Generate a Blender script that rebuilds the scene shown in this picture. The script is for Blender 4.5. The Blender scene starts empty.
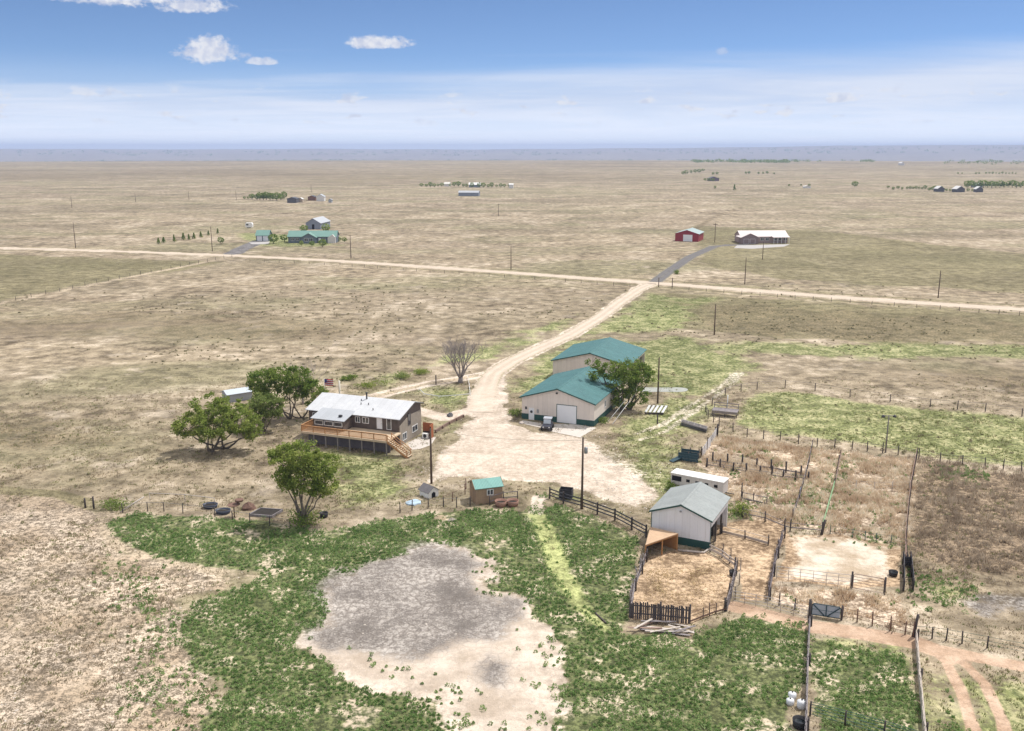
import bpy, math, random
import numpy as np
from mathutils import Vector
R = math.radians
random.seed(7); rng = np.random.default_rng(7)
scene = bpy.context.scene
C = scene.collection

# ---------------------------------------------------------------- camera
CAM_H = 45.0; FPX = 940.0; PITCH = math.atan((365.5 - 149) / FPX)
cd = bpy.data.cameras.new('camera'); cam = bpy.data.objects.new('camera', cd); C.objects.link(cam)
cam.location = (0, 0, CAM_H); cam.rotation_euler = (math.pi / 2 - PITCH, 0, 0)
cd.sensor_fit = 'HORIZONTAL'; cd.sensor_width = 36; cd.lens = FPX / 1024 * 36
cd.clip_start = 1; cd.clip_end = 200000
scene.camera = cam

# ---------------------------------------------------------------- sun, sky, exposure
SUN_EL = 60; SUN_AZ = 38          # azimuth measured from +X towards +Y
sd = (math.cos(R(SUN_EL)) * math.cos(R(SUN_AZ)), math.cos(R(SUN_EL)) * math.sin(R(SUN_AZ)), math.sin(R(SUN_EL)))
sl = bpy.data.lights.new('sun', 'SUN'); so = bpy.data.objects.new('sun', sl); C.objects.link(so)
sl.energy = 3.9; sl.angle = R(0.53); sl.color = (1.0, 0.965, 0.915)
so.rotation_euler = Vector(sd).to_track_quat('Z', 'Y').to_euler(); so.location = (0, 0, 300)
scene.view_settings.view_transform = 'Standard'; scene.view_settings.look = 'None'
scene.view_settings.exposure = 0.08; scene.view_settings.gamma = 1
scene.view_settings.use_curve_mapping = False
scene.cycles.use_denoising = True
scene.cycles.max_bounces = 6; scene.cycles.diffuse_bounces = 3; scene.cycles.glossy_bounces = 2
scene.cycles.transmission_bounces = 3; scene.cycles.transparent_max_bounces = 6; scene.cycles.volume_bounces = 1
scene.cycles.sample_clamp_indirect = 4


class NT:
    """small helper round a node tree"""
    def __init__(s, tree): s.t = tree; s.n = tree.nodes; s.l = tree.links
    def new(s, typ, **kw):
        n = s.n.new(typ)
        for k, v in kw.items(): setattr(n, k, v)
        return n
    def put(s, sock, v):
        if hasattr(v, 'is_output') or isinstance(v, bpy.types.NodeSocket): s.l.new(v, sock)
        else:
            try: sock.default_value = v
            except Exception: sock.default_value = tuple(v) + (1,) if len(v) == 3 else v
    def math(s, op, a, b=0.0, c=0.0, clamp=False):
        n = s.new('ShaderNodeMath', operation=op, use_clamp=clamp)
        s.put(n.inputs[0], a); s.put(n.inputs[1], b); s.put(n.inputs[2], c)
        return n.outputs[0]
    def noise(s, vec, scale, detail=3.0, rough=0.55, dist=0.0):
        n = s.new('ShaderNodeTexNoise')
        s.put(n.inputs['Vector'], vec); n.inputs['Scale'].default_value = scale
        n.inputs['Detail'].default_value = detail; n.inputs['Roughness'].default_value = rough
        n.inputs['Distortion'].default_value = dist
        return n.outputs[0]
    def ss(s, v, a, b):
        n = s.new('ShaderNodeMapRange', interpolation_type='SMOOTHSTEP')
        s.put(n.inputs[0], v); n.inputs[1].default_value = a; n.inputs[2].default_value = b
        return n.outputs[0]
    def mix(s, f, a, b, blend='MIX'):
        n = s.new('ShaderNodeMix', data_type='RGBA', blend_type=blend)
        s.put(n.inputs[0], f); s.put(n.inputs[6], a); s.put(n.inputs[7], b)
        return n.outputs[2]
    def ramp(s, f, stops):
        n = s.new('ShaderNodeValToRGB'); s.put(n.inputs[0], f)
        e = n.color_ramp.elements
        while len(e) < len(stops): e.new(0.5)
        for q, (p, c) in zip(e, stops): q.position = p; q.color = tuple(c) + (1,)
        return n.outputs[0]
    def vmul(s, v, k):
        n = s.new('ShaderNodeVectorMath', operation='MULTIPLY'); s.put(n.inputs[0], v); n.inputs[1].default_value = k
        return n.outputs[0]


def build_world():
    w = bpy.data.worlds.new('World'); scene.world = w; w.use_nodes = True
    t = NT(w.node_tree); t.n.clear()
    sky = t.new('ShaderNodeTexSky', sky_type='NISHITA'); sky.sun_disc = False
    sky.sun_elevation = R(SUN_EL); sky.sun_rotation = R(90 - SUN_AZ)
    sky.altitude = 1500; sky.air_density = 0.55; sky.dust_density = 0.0; sky.ozone_density = 4.6
    tc = t.new('ShaderNodeTexCoord'); d = tc.outputs['Generated']
    sep = t.new('ShaderNodeSeparateXYZ'); t.l.new(d, sep.inputs[0]); X, Y, Z = sep.outputs
    az = t.math('ARCTAN2', X, Y)                       # 0 = +Y, grows towards +X
    el = t.math('ARCSINE', Z)
    # high thin cloud: a flat layer seen at a grazing angle
    zz = t.math('ADD', t.math('MAXIMUM', Z, 0.0), 0.035)
    px = t.math('DIVIDE', X, zz); py = t.math('DIVIDE', Y, zz)
    cb = t.new('ShaderNodeCombineXYZ'); t.l.new(px, cb.inputs[0]); t.l.new(py, cb.inputs[1])
    n1 = t.noise(cb.outputs[0], 0.32, 5, 0.62, 0.6)
    n2 = t.noise(t.vmul(cb.outputs[0], (0.16, 0.5, 1)), 1.0, 5, 0.6, 0.3)
    band = t.math('MULTIPLY', t.ss(el, 0.098, 0.075), 1.0)
    # edge of the sheet drops towards the left
    edge = t.math('ADD', t.math('MULTIPLY', az, 0.036), 0.080)
    rel = t.math('SUBTRACT', edge, el)
    sheet = t.ss(t.math('ADD', rel, t.math('MULTIPLY', t.math('SUBTRACT', n2, 0.5), 0.05)), -0.012, 0.03)
    tex = t.ss(t.math('ADD', t.math('MULTIPLY', n1, .65), t.math('MULTIPLY', n2, .35)), 0.38, 0.62)
    cir = t.math('MULTIPLY', sheet, t.math('ADD', 0.80, t.math('MULTIPLY', tex, 0.15)))
    cir = t.math('MULTIPLY', cir, t.ss(el, 0.35, 0.1))
    low = t.math('MULTIPLY', t.ss(el, 0.095, 0.0), 0.85)
    cir = t.math('MAXIMUM', cir, low)
    wisp = t.math('MULTIPLY', t.ss(n2, 0.58, 0.78), t.math('MULTIPLY', t.ss(el, 0.16, 0.09), 0.35))
    cir = t.math('MAXIMUM', cir, wisp)
    col = t.mix(cir, sky.outputs[0], t.mix(t.ss(el, .055, .005), t.mix(tex, (5.3, 5.95, 7.4), (6.3, 6.8, 7.9)), (8.0, 8.5, 9.6)))
    # cumulus puffs at their own bearings
    ce = t.new('ShaderNodeCombineXYZ'); t.l.new(az, ce.inputs[0]); t.l.new(el, ce.inputs[1])
    nb = t.noise(ce.outputs[0], 42, 5, 0.62)
    nf = t.noise(t.vmul(ce.outputs[0], (1, 1.6, 1)), 150, 2, 0.6)
    k = t.math('ADD', t.math('MULTIPLY', t.math('SUBTRACT', nb, .5), 2.3), t.math('MULTIPLY', t.math('SUBTRACT', nf, .5), 1.3))
    def puff(x, y, rx, ry, dens=1.0):
        a0 = math.atan((x - 512) / (FPX * math.cos(math.atan((365.5 - y) / FPX) - PITCH) / math.cos(math.atan((365.5 - y) / FPX)))); e0 = math.atan((365.5 - y) / FPX) - PITCH
        u = t.math('DIVIDE', t.math('SUBTRACT', az, a0), rx / 955.0)
        v0 = t.math('SUBTRACT', el, e0)
        up = t.math('DIVIDE', v0, ry / 955.0)
        dn = t.math('DIVIDE', v0, -ry * 0.55 / 955.0)
        v = t.math('MAXIMUM', up, dn)
        r2 = t.math('ADD', t.math('MULTIPLY', u, u), t.math('MULTIPLY', v, v))
        m = t.ss(t.math('ADD', t.math('SUBTRACT', 1.0, r2), k), 0.0, 0.9)
        return t.math('MULTIPLY', m, dens)
    m = None
    for p in [(118, 6, 95, 18, 1.0), (190, 14, 42, 11, .95), (210, 58, 34, 17, .9), (380, 45, 36, 9, .95), (262, 65, 16, 5, .7), (808, 1, 44, 8, .95), (722, 54, 7, 5, .35)]:
        q = puff(*p); m = q if m is None else t.math('MAXIMUM', m, q)
    # a shelf of small flat puffs low over the plain
    shelf = t.math('MULTIPLY', t.ss(el, 0.020, 0.034), t.ss(el, 0.066, 0.046))
    nz2 = t.noise(t.vmul(ce.outputs[0], (1, 2.6, 1)), 26, 3, 0.6)
    m = t.math('MAXIMUM', m, t.math('MULTIPLY', t.math('MULTIPLY', t.ss(nz2, 0.56, 0.66), shelf), 0.7))
    shade = t.ss(t.math('ADD', t.noise(t.vmul(ce.outputs[0], (1, 1, 1)), 70, 2), 0.0), 0.35, 0.6)
    cc = t.mix(shade, (5.0, 5.35, 6.5), (7.0, 7.05, 7.4))
    col = t.mix(m, col, cc)
    # bright scattered cloud higher up, out of view, added to fill the shaded walls
    nh = t.noise(cb.outputs[0], 1.1, 3, 0.6)
    hi = t.math('MULTIPLY', t.ss(el, 0.19, 0.30), t.ss(nh, 0.34, 0.52))
    col = t.mix(hi, col, (8.2, 8.05, 8.0))
    bg = t.new('ShaderNodeBackground'); t.l.new(col, bg.inputs[0]); bg.inputs[1].default_value = 0.115
    out = t.new('ShaderNodeOutputWorld'); t.l.new(bg.outputs[0], out.inputs[0])
build_world()
scene.world.cycles.sampling_method = 'MANUAL'; scene.world.cycles.sample_map_resolution = 256

# ---------------------------------------------------------------- where things stand (surveyed from the photograph's perspective)
_c, _s = math.cos(PITCH), math.sin(PITCH)
def G(px, py, z=0.0):
    u = (px - 512) / FPX; v = (365.5 - py) / FPX
    d = (u, _c + v * _s, -_s + v * _c); t = (z - CAM_H) / d[2]
    return Vector((d[0] * t, d[1] * t, z))
def proj_y(x, y, z):
    z -= CAM_H; return 365.5 - FPX * (y * _s + z * _c) / (y * _c - z * _s)
def height(px, py, top):
    b = G(px, py); lo, hi = 0, 40
    for _ in range(40):
        m = (lo + hi) / 2
        if proj_y(b.x, b.y, m) > top: lo = m
        else: hi = m
    return lo

# ---------------------------------------------------------------- numpy value noise for scattering and masks
_lat = rng.random((256, 256))
def vnoise(x, y, sc, off=0):
    x = np.asarray(x) * sc + off * 17.3; y = np.asarray(y) * sc + off * 31.7
    xi = np.floor(x).astype(int); yi = np.floor(y).astype(int); fx = x - xi; fy = y - yi
    fx = fx * fx * (3 - 2 * fx); fy = fy * fy * (3 - 2 * fy)
    g = lambda a, b: _lat[a & 255, b & 255]
    return (g(xi, yi) * (1 - fx) + g(xi + 1, yi) * fx) * (1 - fy) + (g(xi, yi + 1) * (1 - fx) + g(xi + 1, yi + 1) * fx) * fy
def fbm(x, y, sc, off=0): return vnoise(x, y, sc, off) * .55 + vnoise(x, y, sc * 2.1, off + 3) * .28 + vnoise(x, y, sc * 4.3, off + 5) * .17

def gp(pts): return np.array([G(a, b)[:2] for a, b in pts])
def sdist_poly(poly, x, y):
    """signed distance in metres, positive inside"""
    d = np.full(x.shape, 1e9); ins = np.zeros(x.shape, bool); n = len(poly)
    for i in range(n):
        ax, ay = poly[i]; bx, by = poly[(i + 1) % n]; ex, ey = bx - ax, by - ay
        t = np.clip(((x - ax) * ex + (y - ay) * ey) / (ex * ex + ey * ey + 1e-9), 0, 1)
        d = np.minimum(d, np.hypot(x - ax - t * ex, y - ay - t * ey))
        cr = (ay > y) != (by > y)
        ins ^= cr & (x < (bx - ax) * (y - ay) / ((by - ay) if abs(by - ay) > 1e-9 else 1e-9) + ax)
    return np.where(ins, d, -d)
def dist_line(line, x, y):
    d = np.full(x.shape, 1e9)
    for i in range(len(line) - 1):
        ax, ay = line[i]; bx, by = line[i + 1]; ex, ey = bx - ax, by - ay
        t = np.clip(((x - ax) * ex + (y - ay) * ey) / (ex * ex + ey * ey + 1e-9), 0, 1)
        d = np.minimum(d, np.hypot(x - ax - t * ex, y - ay - t * ey))
    return d
def near(fn, pts, x, y, pad):
    """evaluate only close to the shape"""
    out = np.full(x.shape, -1e6)
    lo = pts.min(0) - pad; hi = pts.max(0) + pad
    k = (x > lo[0]) & (x < hi[0]) & (y > lo[1]) & (y < hi[1])
    if k.any(): out[k] = fn(pts, x[k], y[k])
    return out

WEED = gp([(113,522),(140,513),(200,517),(260,522),(310,532),(345,527),(400,517),(440,511),(470,510),(505,510),(533,512),(556,504),(600,517),(643,541),(638,580),(627,612),(622,632),(690,639),(712,624),(740,614),(805,626),(802,760),(190,760),(205,715),(232,690),(200,660),(182,630),(195,602),(240,586),(262,573),(215,567),(160,557),(122,540)])
BARE = gp([(310,640),(323,604),(330,591),(362,574),(397,559),(425,549),(456,549),(480,562),(489,590),(520,602),(555,625),(570,650),(572,690),(578,731),(575,760),(450,760),(455,731),(430,705),(385,692),(340,680),(325,660),(290,648),(300,625)])
GREY = gp([(300,642),(318,605),(327,586),(360,570),(395,556),(425,546),(455,551),(470,570),(482,600),(517,605),(515,625),(500,640),(470,643),(430,655),(390,655),(350,647)])
GREY2 = gp([(470,665),(490,652),(512,660),(515,680),(490,690),(472,682)])
TRACK = gp([(528,514),(546,516),(560,545),(572,575),(588,608),(606,630),(588,620),(572,606),(555,578),(544,548)])
PADDOCK = gp([(811,638),(845,648),(895,652),(912,662),(921,760),(806,760)])
PADDOCK2 = gp([(926,655),(950,680),(968,720),(975,760),(926,760)])
CORRAL = gp([(638,570),(648,557),(678,549),(709,553),(737,570),(728,608),(691,624),(629,619)])
ALLEY = gp([(712,526),(745,520),(783,523),(788,536),(775,560),(769,600),(737,603),(740,572),(714,552)])
PEN = gp([(785,536),(835,534),(902,548),(905,588),(850,590),(775,580)])
DRY = gp([(714,438),(740,441),(817,450),(850,452),(916,460),(906,546),(836,534),(742,516),(728,492),(697,464)])
DRY2 = gp([(920,460),(985,470),(1080,484),(1080,560),(1000,575),(935,562),(910,545)])
LOWPEN = gp([(777,586),(850,592),(905,596),(912,632),(845,617),(770,603)])
ARENA = gp([(740,402),(757,393),(785,391),(850,399),(930,409),(1080,423),(1080,474),(985,463),(940,458),(852,444),(780,436),(735,424)])
YARD = gp([(425,470),(440,450),(455,435),(470,415),(480,395),(478,380),(486,372),(503,382),(506,398),(515,421),(535,433),(590,438),(600,445),(625,470),(655,492),(640,508),(600,499),(560,485),(520,481),(470,477),(425,484)])
ROCKY = gp([(570,438),(600,440),(640,458),(662,492),(645,515),(600,503),(575,470)])
SPARSE = gp([(112,560),(160,562),(225,572),(215,600),(200,640),(225,690),(215,735),(150,735),(120,690),(140,640),(110,600)])
PENGREEN = [gp(q) for q in ([(724,497),(746,497),(742,520),(722,517)], [(800,485),(836,488),(824,530),(785,525)], [(826,455),(862,458),(846,486),(826,480)], [(836,526),(906,540),(905,552),(834,540)], [(938,465),(985,470),(980,482),(940,478)], [(915,570),(960,580),(1000,600),(940,610),(915,600)])]
FORE = gp([(-90,500),(60,498),(105,508),(122,550),(250,575),(190,602),(180,640),(222,700),(205,770),(-90,770)])
LAWN = [gp(q) for q in ([(505,385),(560,340),(700,335),(760,362),(745,378),(715,400),(690,445),(660,470),(700,500),(660,505),(625,470),(600,440),(610,425),(655,400),(640,375),(560,385),(520,420)],
    [(395,392),(470,380),(478,396),(462,412),(425,408)], [(430,432),(470,412),(455,437),(440,445)], [(330,452),(410,452),(425,470),(420,500),(350,505),(320,470)],
    [(380,385),(420,360),(452,352),(520,330),(600,305),(570,325),(500,358),(420,372)], [(230,232),(345,236),(345,246),(262,247)], [(640,340),(1080,344),(1080,362),(700,356)],
    [(530,478),(575,487),(640,512),(650,530),(600,512),(550,498)], [(926,658),(960,662),(1080,690),(1080,770),(926,770)], [(815,632),(905,646),(912,662),(815,645)], [(690,300),(720,296),(690,330),(560,338),(600,318),(650,293)])]
BROWN = [gp(q) for q in ([(-60,318),(120,308),(300,312),(430,326),(330,346),(100,340),(-60,345)], [(655,300),(760,300),(1080,325),(1080,350),(860,345),(700,335)], [(-60,420),(120,415),(170,440),(60,470),(-60,480)], [(850,360),(1080,366),(1080,400),(900,392)])]
OLIVE = [gp(q) for q in ([(-60,252),(228,262),(0,300),(-60,308)], [(655,292),(1080,318),(1080,345),(760,338),(640,325)], [(690,225),(830,232),(1080,260),(1080,296),(790,280),(700,266)])]
ROAD = gp([(-420,232.5),(0,248),(120,251.3),(232,255.5),(340,261),(506,272.3),(632,281.5),(680,285),(848,298),(1024,309.6),(1300,328)])
DRIVE = gp([(652,283.6),(640,288.5),(620,302),(600,317),(570,335),(540,348),(512,361),(492,374),(485,392),(480,412)])
MILL = gp([(655,282),(668,272),(690,257),(715,246),(748,244.5)])
PATHS = [(gp([(736,607),(808,626),(860,633),(914,642),(935,650)]), 1.3, 'path'), (gp([(930,648),(946,662),(962,693),(974,731),(980,760)]), .55, 'path'), (gp([(938,650),(965,664),(985,684),(1002,720),(1012,760)]), .55, 'path'), (gp([(930,648),(975,657),(1024,667),(1080,676)]), 1.0, 'path'),
         (gp([(490,375),(462,380.5),(430,385.5),(395,394),(345,406)]), .55, 'gravel'), (gp([(487,371.5),(460,376.5),(428,381.5),(393,389.5),(345,401)]), .55, 'gravel'), (gp([(490,373.5),(430,383.5),(345,403.5)]), 1.4, 'tan'), (gp([(640,440),(665,432),(700,406.5),(728,388),(742,373)]), .8, 'rocky'), (gp([(636,434),(662,425),(694,403),(722,386),(736,373)]), .9, 'rocky'), (gp([(232,257),(130,277),(-40,312)]), 1.6, 'tan'),
         (gp([(105,513),(108,533),(122,548),(165,559),(215,571),(262,578)]), .45, 'tan'), (gp([(99,513),(102,535),(118,551),(163,562),(213,574),(262,582)]), .3, 'tan'), (gp([(690,233),(712,218),(745,206)]), 2.2, 'brown'), (gp([(410,408),(445,418),(470,410)]), 1.6, 'gravel'),
         (gp([(540,497),(536,512),(532,520)]), 1.0, 'sand'), (gp([(20,217),(150,200),(240,193)]), 3, 'brown'), (gp([(0,240),(160,226),(260,215)]), 3, 'brown'), (gp([(680,281),(400,200)]), .1, 'none'), (gp([(232,254),(248,246),(262,240.5)]), 4, 'mill'), (gp([(-50,487),(60,494),(105,510)]), 1.2, 'olive')]


def smooth(pts, n=10):
    p = gp(pts); t = np.linspace(0, len(p) - 1, len(p) * n); q = np.stack([np.interp(t, np.arange(len(p)), p[:, k]) for k in (0, 1)], 1)
    for _ in range(12): q[1:-1] = (q[:-2] + 2 * q[1:-1] + q[2:]) / 4
    return q
RUTS = [smooth(q) for q in ([(640,289),(600,318),(570,335),(540,348),(512,361),(494,375),(486,395),(482,415),(478,435),(490,455),(520,470),(545,478)],
    [(486,400),(490,425),(520,442),(560,440),(580,434)], [(482,418),(462,440),(445,462),(438,480)], [(500,460),(560,458),(610,470),(640,490)], [(470,470),(520,476),(570,470),(600,455),(640,440)], [(735,595),(748,575),(755,548),(740,530)], [(500,455),(530,449),(556,437)])]
def masks(x, y):
    """zone masks at ground points, each 0..1 with 0.5 on the border"""
    M = {k: np.zeros(x.shape) for k in 'gravel weed grey sand corral green dry mill track rocky olive tan brown dry2 pale speck rut path none1 none2'.split()}
    w = (fbm(x, y, .12, 1) - .5) * 5 + (fbm(x, y, .5, 2) - .5) * 2.4
    def add(k, sdv, soft, amp=1.0, mx=1.0): M[k] = np.maximum(M[k], np.clip(.5 + (sdv + w * amp) / (2 * soft), 0, 1) * mx)
    P = lambda poly, pad=12: near(sdist_poly, poly, x, y, pad)
    L = lambda line, hw: hw - np.abs(near(dist_line, line, x, y, hw + 10))
    add('weed', P(WEED), 1.4, .55)
    M['weed'] = np.maximum(M['weed'], np.clip(.5 + (P(PADDOCK) + w * .5) / 3, 0, 1) * .78)
    M['weed'] = np.maximum(M['weed'], np.clip(.5 + (P(PADDOCK2) + w * .5) / 5, 0, 1) * .55)
    add('sand', P(BARE), 2.0, 1.1); add('grey', P(GREY), 3.0, 1.5); add('grey', P(gp([(955,602),(990,592),(1045,598),(1045,617),(985,616)])), 2.0, 1.5, .9); add('grey', P(GREY2) + .8, 2.4, 1.0, 1.0)
    M['weed'] = np.minimum(M['weed'], 1 - np.clip(.5 + (P(BARE) + w * 1.1) / 2.6, 0, 1))
    add('track', P(TRACK) + .5, 1.0, .35)
    M['weed'] = np.minimum(M['weed'], 1 - M['track'] * .6)
    add('corral', P(CORRAL), .5, .12); add('corral', P(ALLEY), .8, .25); add('corral', P(PEN), .7, .25, .75); add('pale', P(PEN) - 1.2, 1.5, .9)
    add('dry', P(DRY), 1.0, .35); add('dry', P(LOWPEN), .8, .3, .9); add('dry2', P(DRY2), 3, .8)
    add('gravel', P(YARD), 2.2, 1.0); add('rocky', P(ROCKY), 4, 1.2)
    add('green', P(ARENA), 2.0, .8, .95)
    add('speck', P(FORE), 5, 2)
    for q in PENGREEN: add('green', P(q, 30), 3.0, 1.5, .8)
    for q in LAWN: add('green', P(q, 30), 5.0, 2.4, 1.0)
    for q in BROWN: add('brown', P(q, 60), 10, 4.0, .62)
    for q in OLIVE: add('olive', P(q, 60), 6, 2.0)
    add('gravel', L(ROAD, 3.6), 1.2, .15); add('gravel', L(DRIVE, 2.7), 1.0, .3); add('mill', L(MILL, 2.5), .8, .1)
    for ln, hw, k in PATHS:
        if k != 'none': add(k, L(ln, hw), (.45 if k == 'path' else .8) if k != 'brown' else 2, .08 if k == 'path' else .22)
    for ln in RUTS:
        for off in (-.85, .85):
            q = ln.copy(); d = np.gradient(q, axis=0); d /= np.linalg.norm(d, axis=1)[:, None]; q = q + np.stack([-d[:, 1], d[:, 0]], 1) * off
            add('rut', L(q, .30), .45, .06)
    far = np.clip((np.hypot(x, y) - 380) / 1200, 0, 1) * .62  # far plain browned with distance: cloud shade put into the ground colour
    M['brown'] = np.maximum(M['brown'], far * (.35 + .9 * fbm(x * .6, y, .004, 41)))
    road_v = np.clip(1 - np.abs(np.abs(near(dist_line, ROAD, x, y, 20)) - 7.5) / 3.0, 0, 1)
    M['olive'] = np.maximum(M['olive'], road_v * .9)
    return M

# ---------------------------------------------------------------- mesh helpers
def mesh_np(name, V, loops, starts, totals, mat, parent=None, smooth=False):
    me = bpy.data.meshes.new(name)
    me.vertices.add(len(V)); me.vertices.foreach_set('co', np.asarray(V, np.float32).ravel())
    me.loops.add(len(loops)); me.loops.foreach_set('vertex_index', np.asarray(loops, np.int32))
    me.polygons.add(len(starts)); me.polygons.foreach_set('loop_start', np.asarray(starts, np.int32)); me.polygons.foreach_set('loop_total', np.asarray(totals, np.int32))
    if smooth: me.polygons.foreach_set('use_smooth', np.ones(len(starts), bool))
    me.update(calc_edges=True)
    if mat: me.materials.append(mat)
    o = bpy.data.objects.new(name, me); C.objects.link(o)
    if parent: o.parent = parent
    return o

class MB:
    def __init__(s): s.v = []; s.f = []; s.sm = []
    def quad(s, *p, smooth=False):
        i = len(s.v); s.v += [tuple(q) for q in p]; s.f.append(tuple(range(i, i + len(p)))); s.sm.append(smooth)
    def box(s, x0, x1, y0, y1, z0, z1):
        i = len(s.v)
        s.v += [(x0,y0,z0),(x1,y0,z0),(x1,y1,z0),(x0,y1,z0),(x0,y0,z1),(x1,y0,z1),(x1,y1,z1),(x0,y1,z1)]
        for f in ((3,2,1,0),(4,5,6,7),(0,1,5,4),(1,2,6,5),(2,3,7,6),(3,0,4,7)): s.f.append(tuple(i + k for k in f)); s.sm.append(False)
        return s
    def prism(s, pts, off):
        """polygon (3D points) pushed along off"""
        n = len(pts); i = len(s.v); off = Vector(off); pts = [Vector(p) for p in pts]
        nrm = Vector((0, 0, 0))
        for a in range(n): nrm += pts[a].cross(pts[(a + 1) % n])
        if nrm.dot(off) > 0: pts = pts[::-1]
        s.v += [tuple(p) for p in pts] + [tuple(p + off) for p in pts]
        s.f.append(tuple(range(i, i + n))); s.f.append(tuple(range(i + 2 * n - 1, i + n - 1, -1)))
        for k in range(n): s.f.append((i + k, i + n + k, i + n + (k + 1) % n, i + (k + 1) % n))
        s.sm += [False] * (n + 2); return s
    def beam(s, p, q, w, h, up=(0, 0, 1)):
        p = Vector(p); q = Vector(q); d = (q - p)
        if d.length < 1e-6: return s
        d.normalize(); u = Vector(up)
        if abs(d.dot(u)) > .98: u = Vector((1, 0, 0))
        sd_ = d.cross(u).normalized() * (w / 2); uu = sd_.cross(d).normalized() * (h / 2)
        return s.prism([p - sd_ - uu, p + sd_ - uu, p + sd_ + uu, p - sd_ + uu], q - p)
    def tube(s, pts, rad, n=6, cap=True):
        pts = [Vector(p) for p in pts]; m = len(pts)
        if not hasattr(rad, '__len__'): rad = [rad] * m
        base = len(s.v)
        for k in range(m):
            d = (pts[min(k + 1, m - 1)] - pts[max(k - 1, 0)])
            d = d.normalized() if d.length > 1e-6 else Vector((0, 0, 1))
            a = d.cross(Vector((0, 0, 1)) if abs(d.z) < .9 else Vector((1, 0, 0))).normalized(); b = d.cross(a)
            for j in range(n):
                t = 2 * math.pi * j / n; s.v.append(tuple(pts[k] + (a * math.cos(t) + b * math.sin(t)) * rad[k]))
        for k in range(m - 1):
            for j in range(n):
                a0 = base + k * n + j; a1 = base + k * n + (j + 1) % n
                s.f.append((a0, a1, a1 + n, a0 + n)); s.sm.append(True)
        if cap:
            s.f.append(tuple(range(base + n - 1, base - 1, -1))); s.f.append(tuple(range(base + (m - 1) * n, base + m * n))); s.sm += [False, False]
        return s
    def lathe(s, prof, n=12, c=(0, 0, 0)):
        base = len(s.v)
        for r, z in prof:
            for j in range(n):
                t = 2 * math.pi * j / n; s.v.append((c[0] + r * math.cos(t), c[1] + r * math.sin(t), c[2] + z))
        for k in range(len(prof) - 1):
            for j in range(n):
                a0 = base + k * n + j; a1 = base + k * n + (j + 1) % n
                s.f.append((a0, a1, a1 + n, a0 + n)); s.sm.append(True)
        s.f.append(tuple(range(base + n - 1, base - 1, -1))); s.f.append(tuple(range(base + (len(prof) - 1) * n, base + len(prof) * n))); s.sm += [False, False]
        return s
    def build(s, name, mat, parent=None, loc=None):
        me = bpy.data.meshes.new(name); me.from_pydata(s.v, [], s.f); me.update()
        me.polygons.foreach_set('use_smooth', s.sm)
        if mat: me.materials.append(mat)
        o = bpy.data.objects.new(name, me); C.objects.link(o)
        if parent: o.parent = parent
        if loc: o.location = loc
        return o

def tag(o, label=None, cat=None, group=None, kind=None):
    if label: o['label'] = label
    if cat: o['category'] = cat
    if group: o['group'] = group
    if kind: o['kind'] = kind
    return o
def thing(name, label, cat, loc=(0, 0, 0), rz=0.0, group=None):
    o = bpy.data.objects.new(name, None); C.objects.link(o); o.location = tuple(loc) if len(loc) == 3 else (loc[0], loc[1], 0)
    o.rotation_euler = (0, 0, rz); o.empty_display_size = .5
    return tag(o, label, cat, group)
def copy_thing(root, loc, rz=None, label=None, group=None, scale=None):
    r = root.copy(); C.objects.link(r); r.location = loc
    if rz is not None: r.rotation_euler = (0, 0, rz)
    if scale: r.scale = scale
    if label: r['label'] = label
    if group: r['group'] = group
    for ch in list(root.children):
        c = ch.copy(); C.objects.link(c); c.parent = r
        for g_ in list(ch.children):
            e = g_.copy(); C.objects.link(e); e.parent = c
    return r

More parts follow.
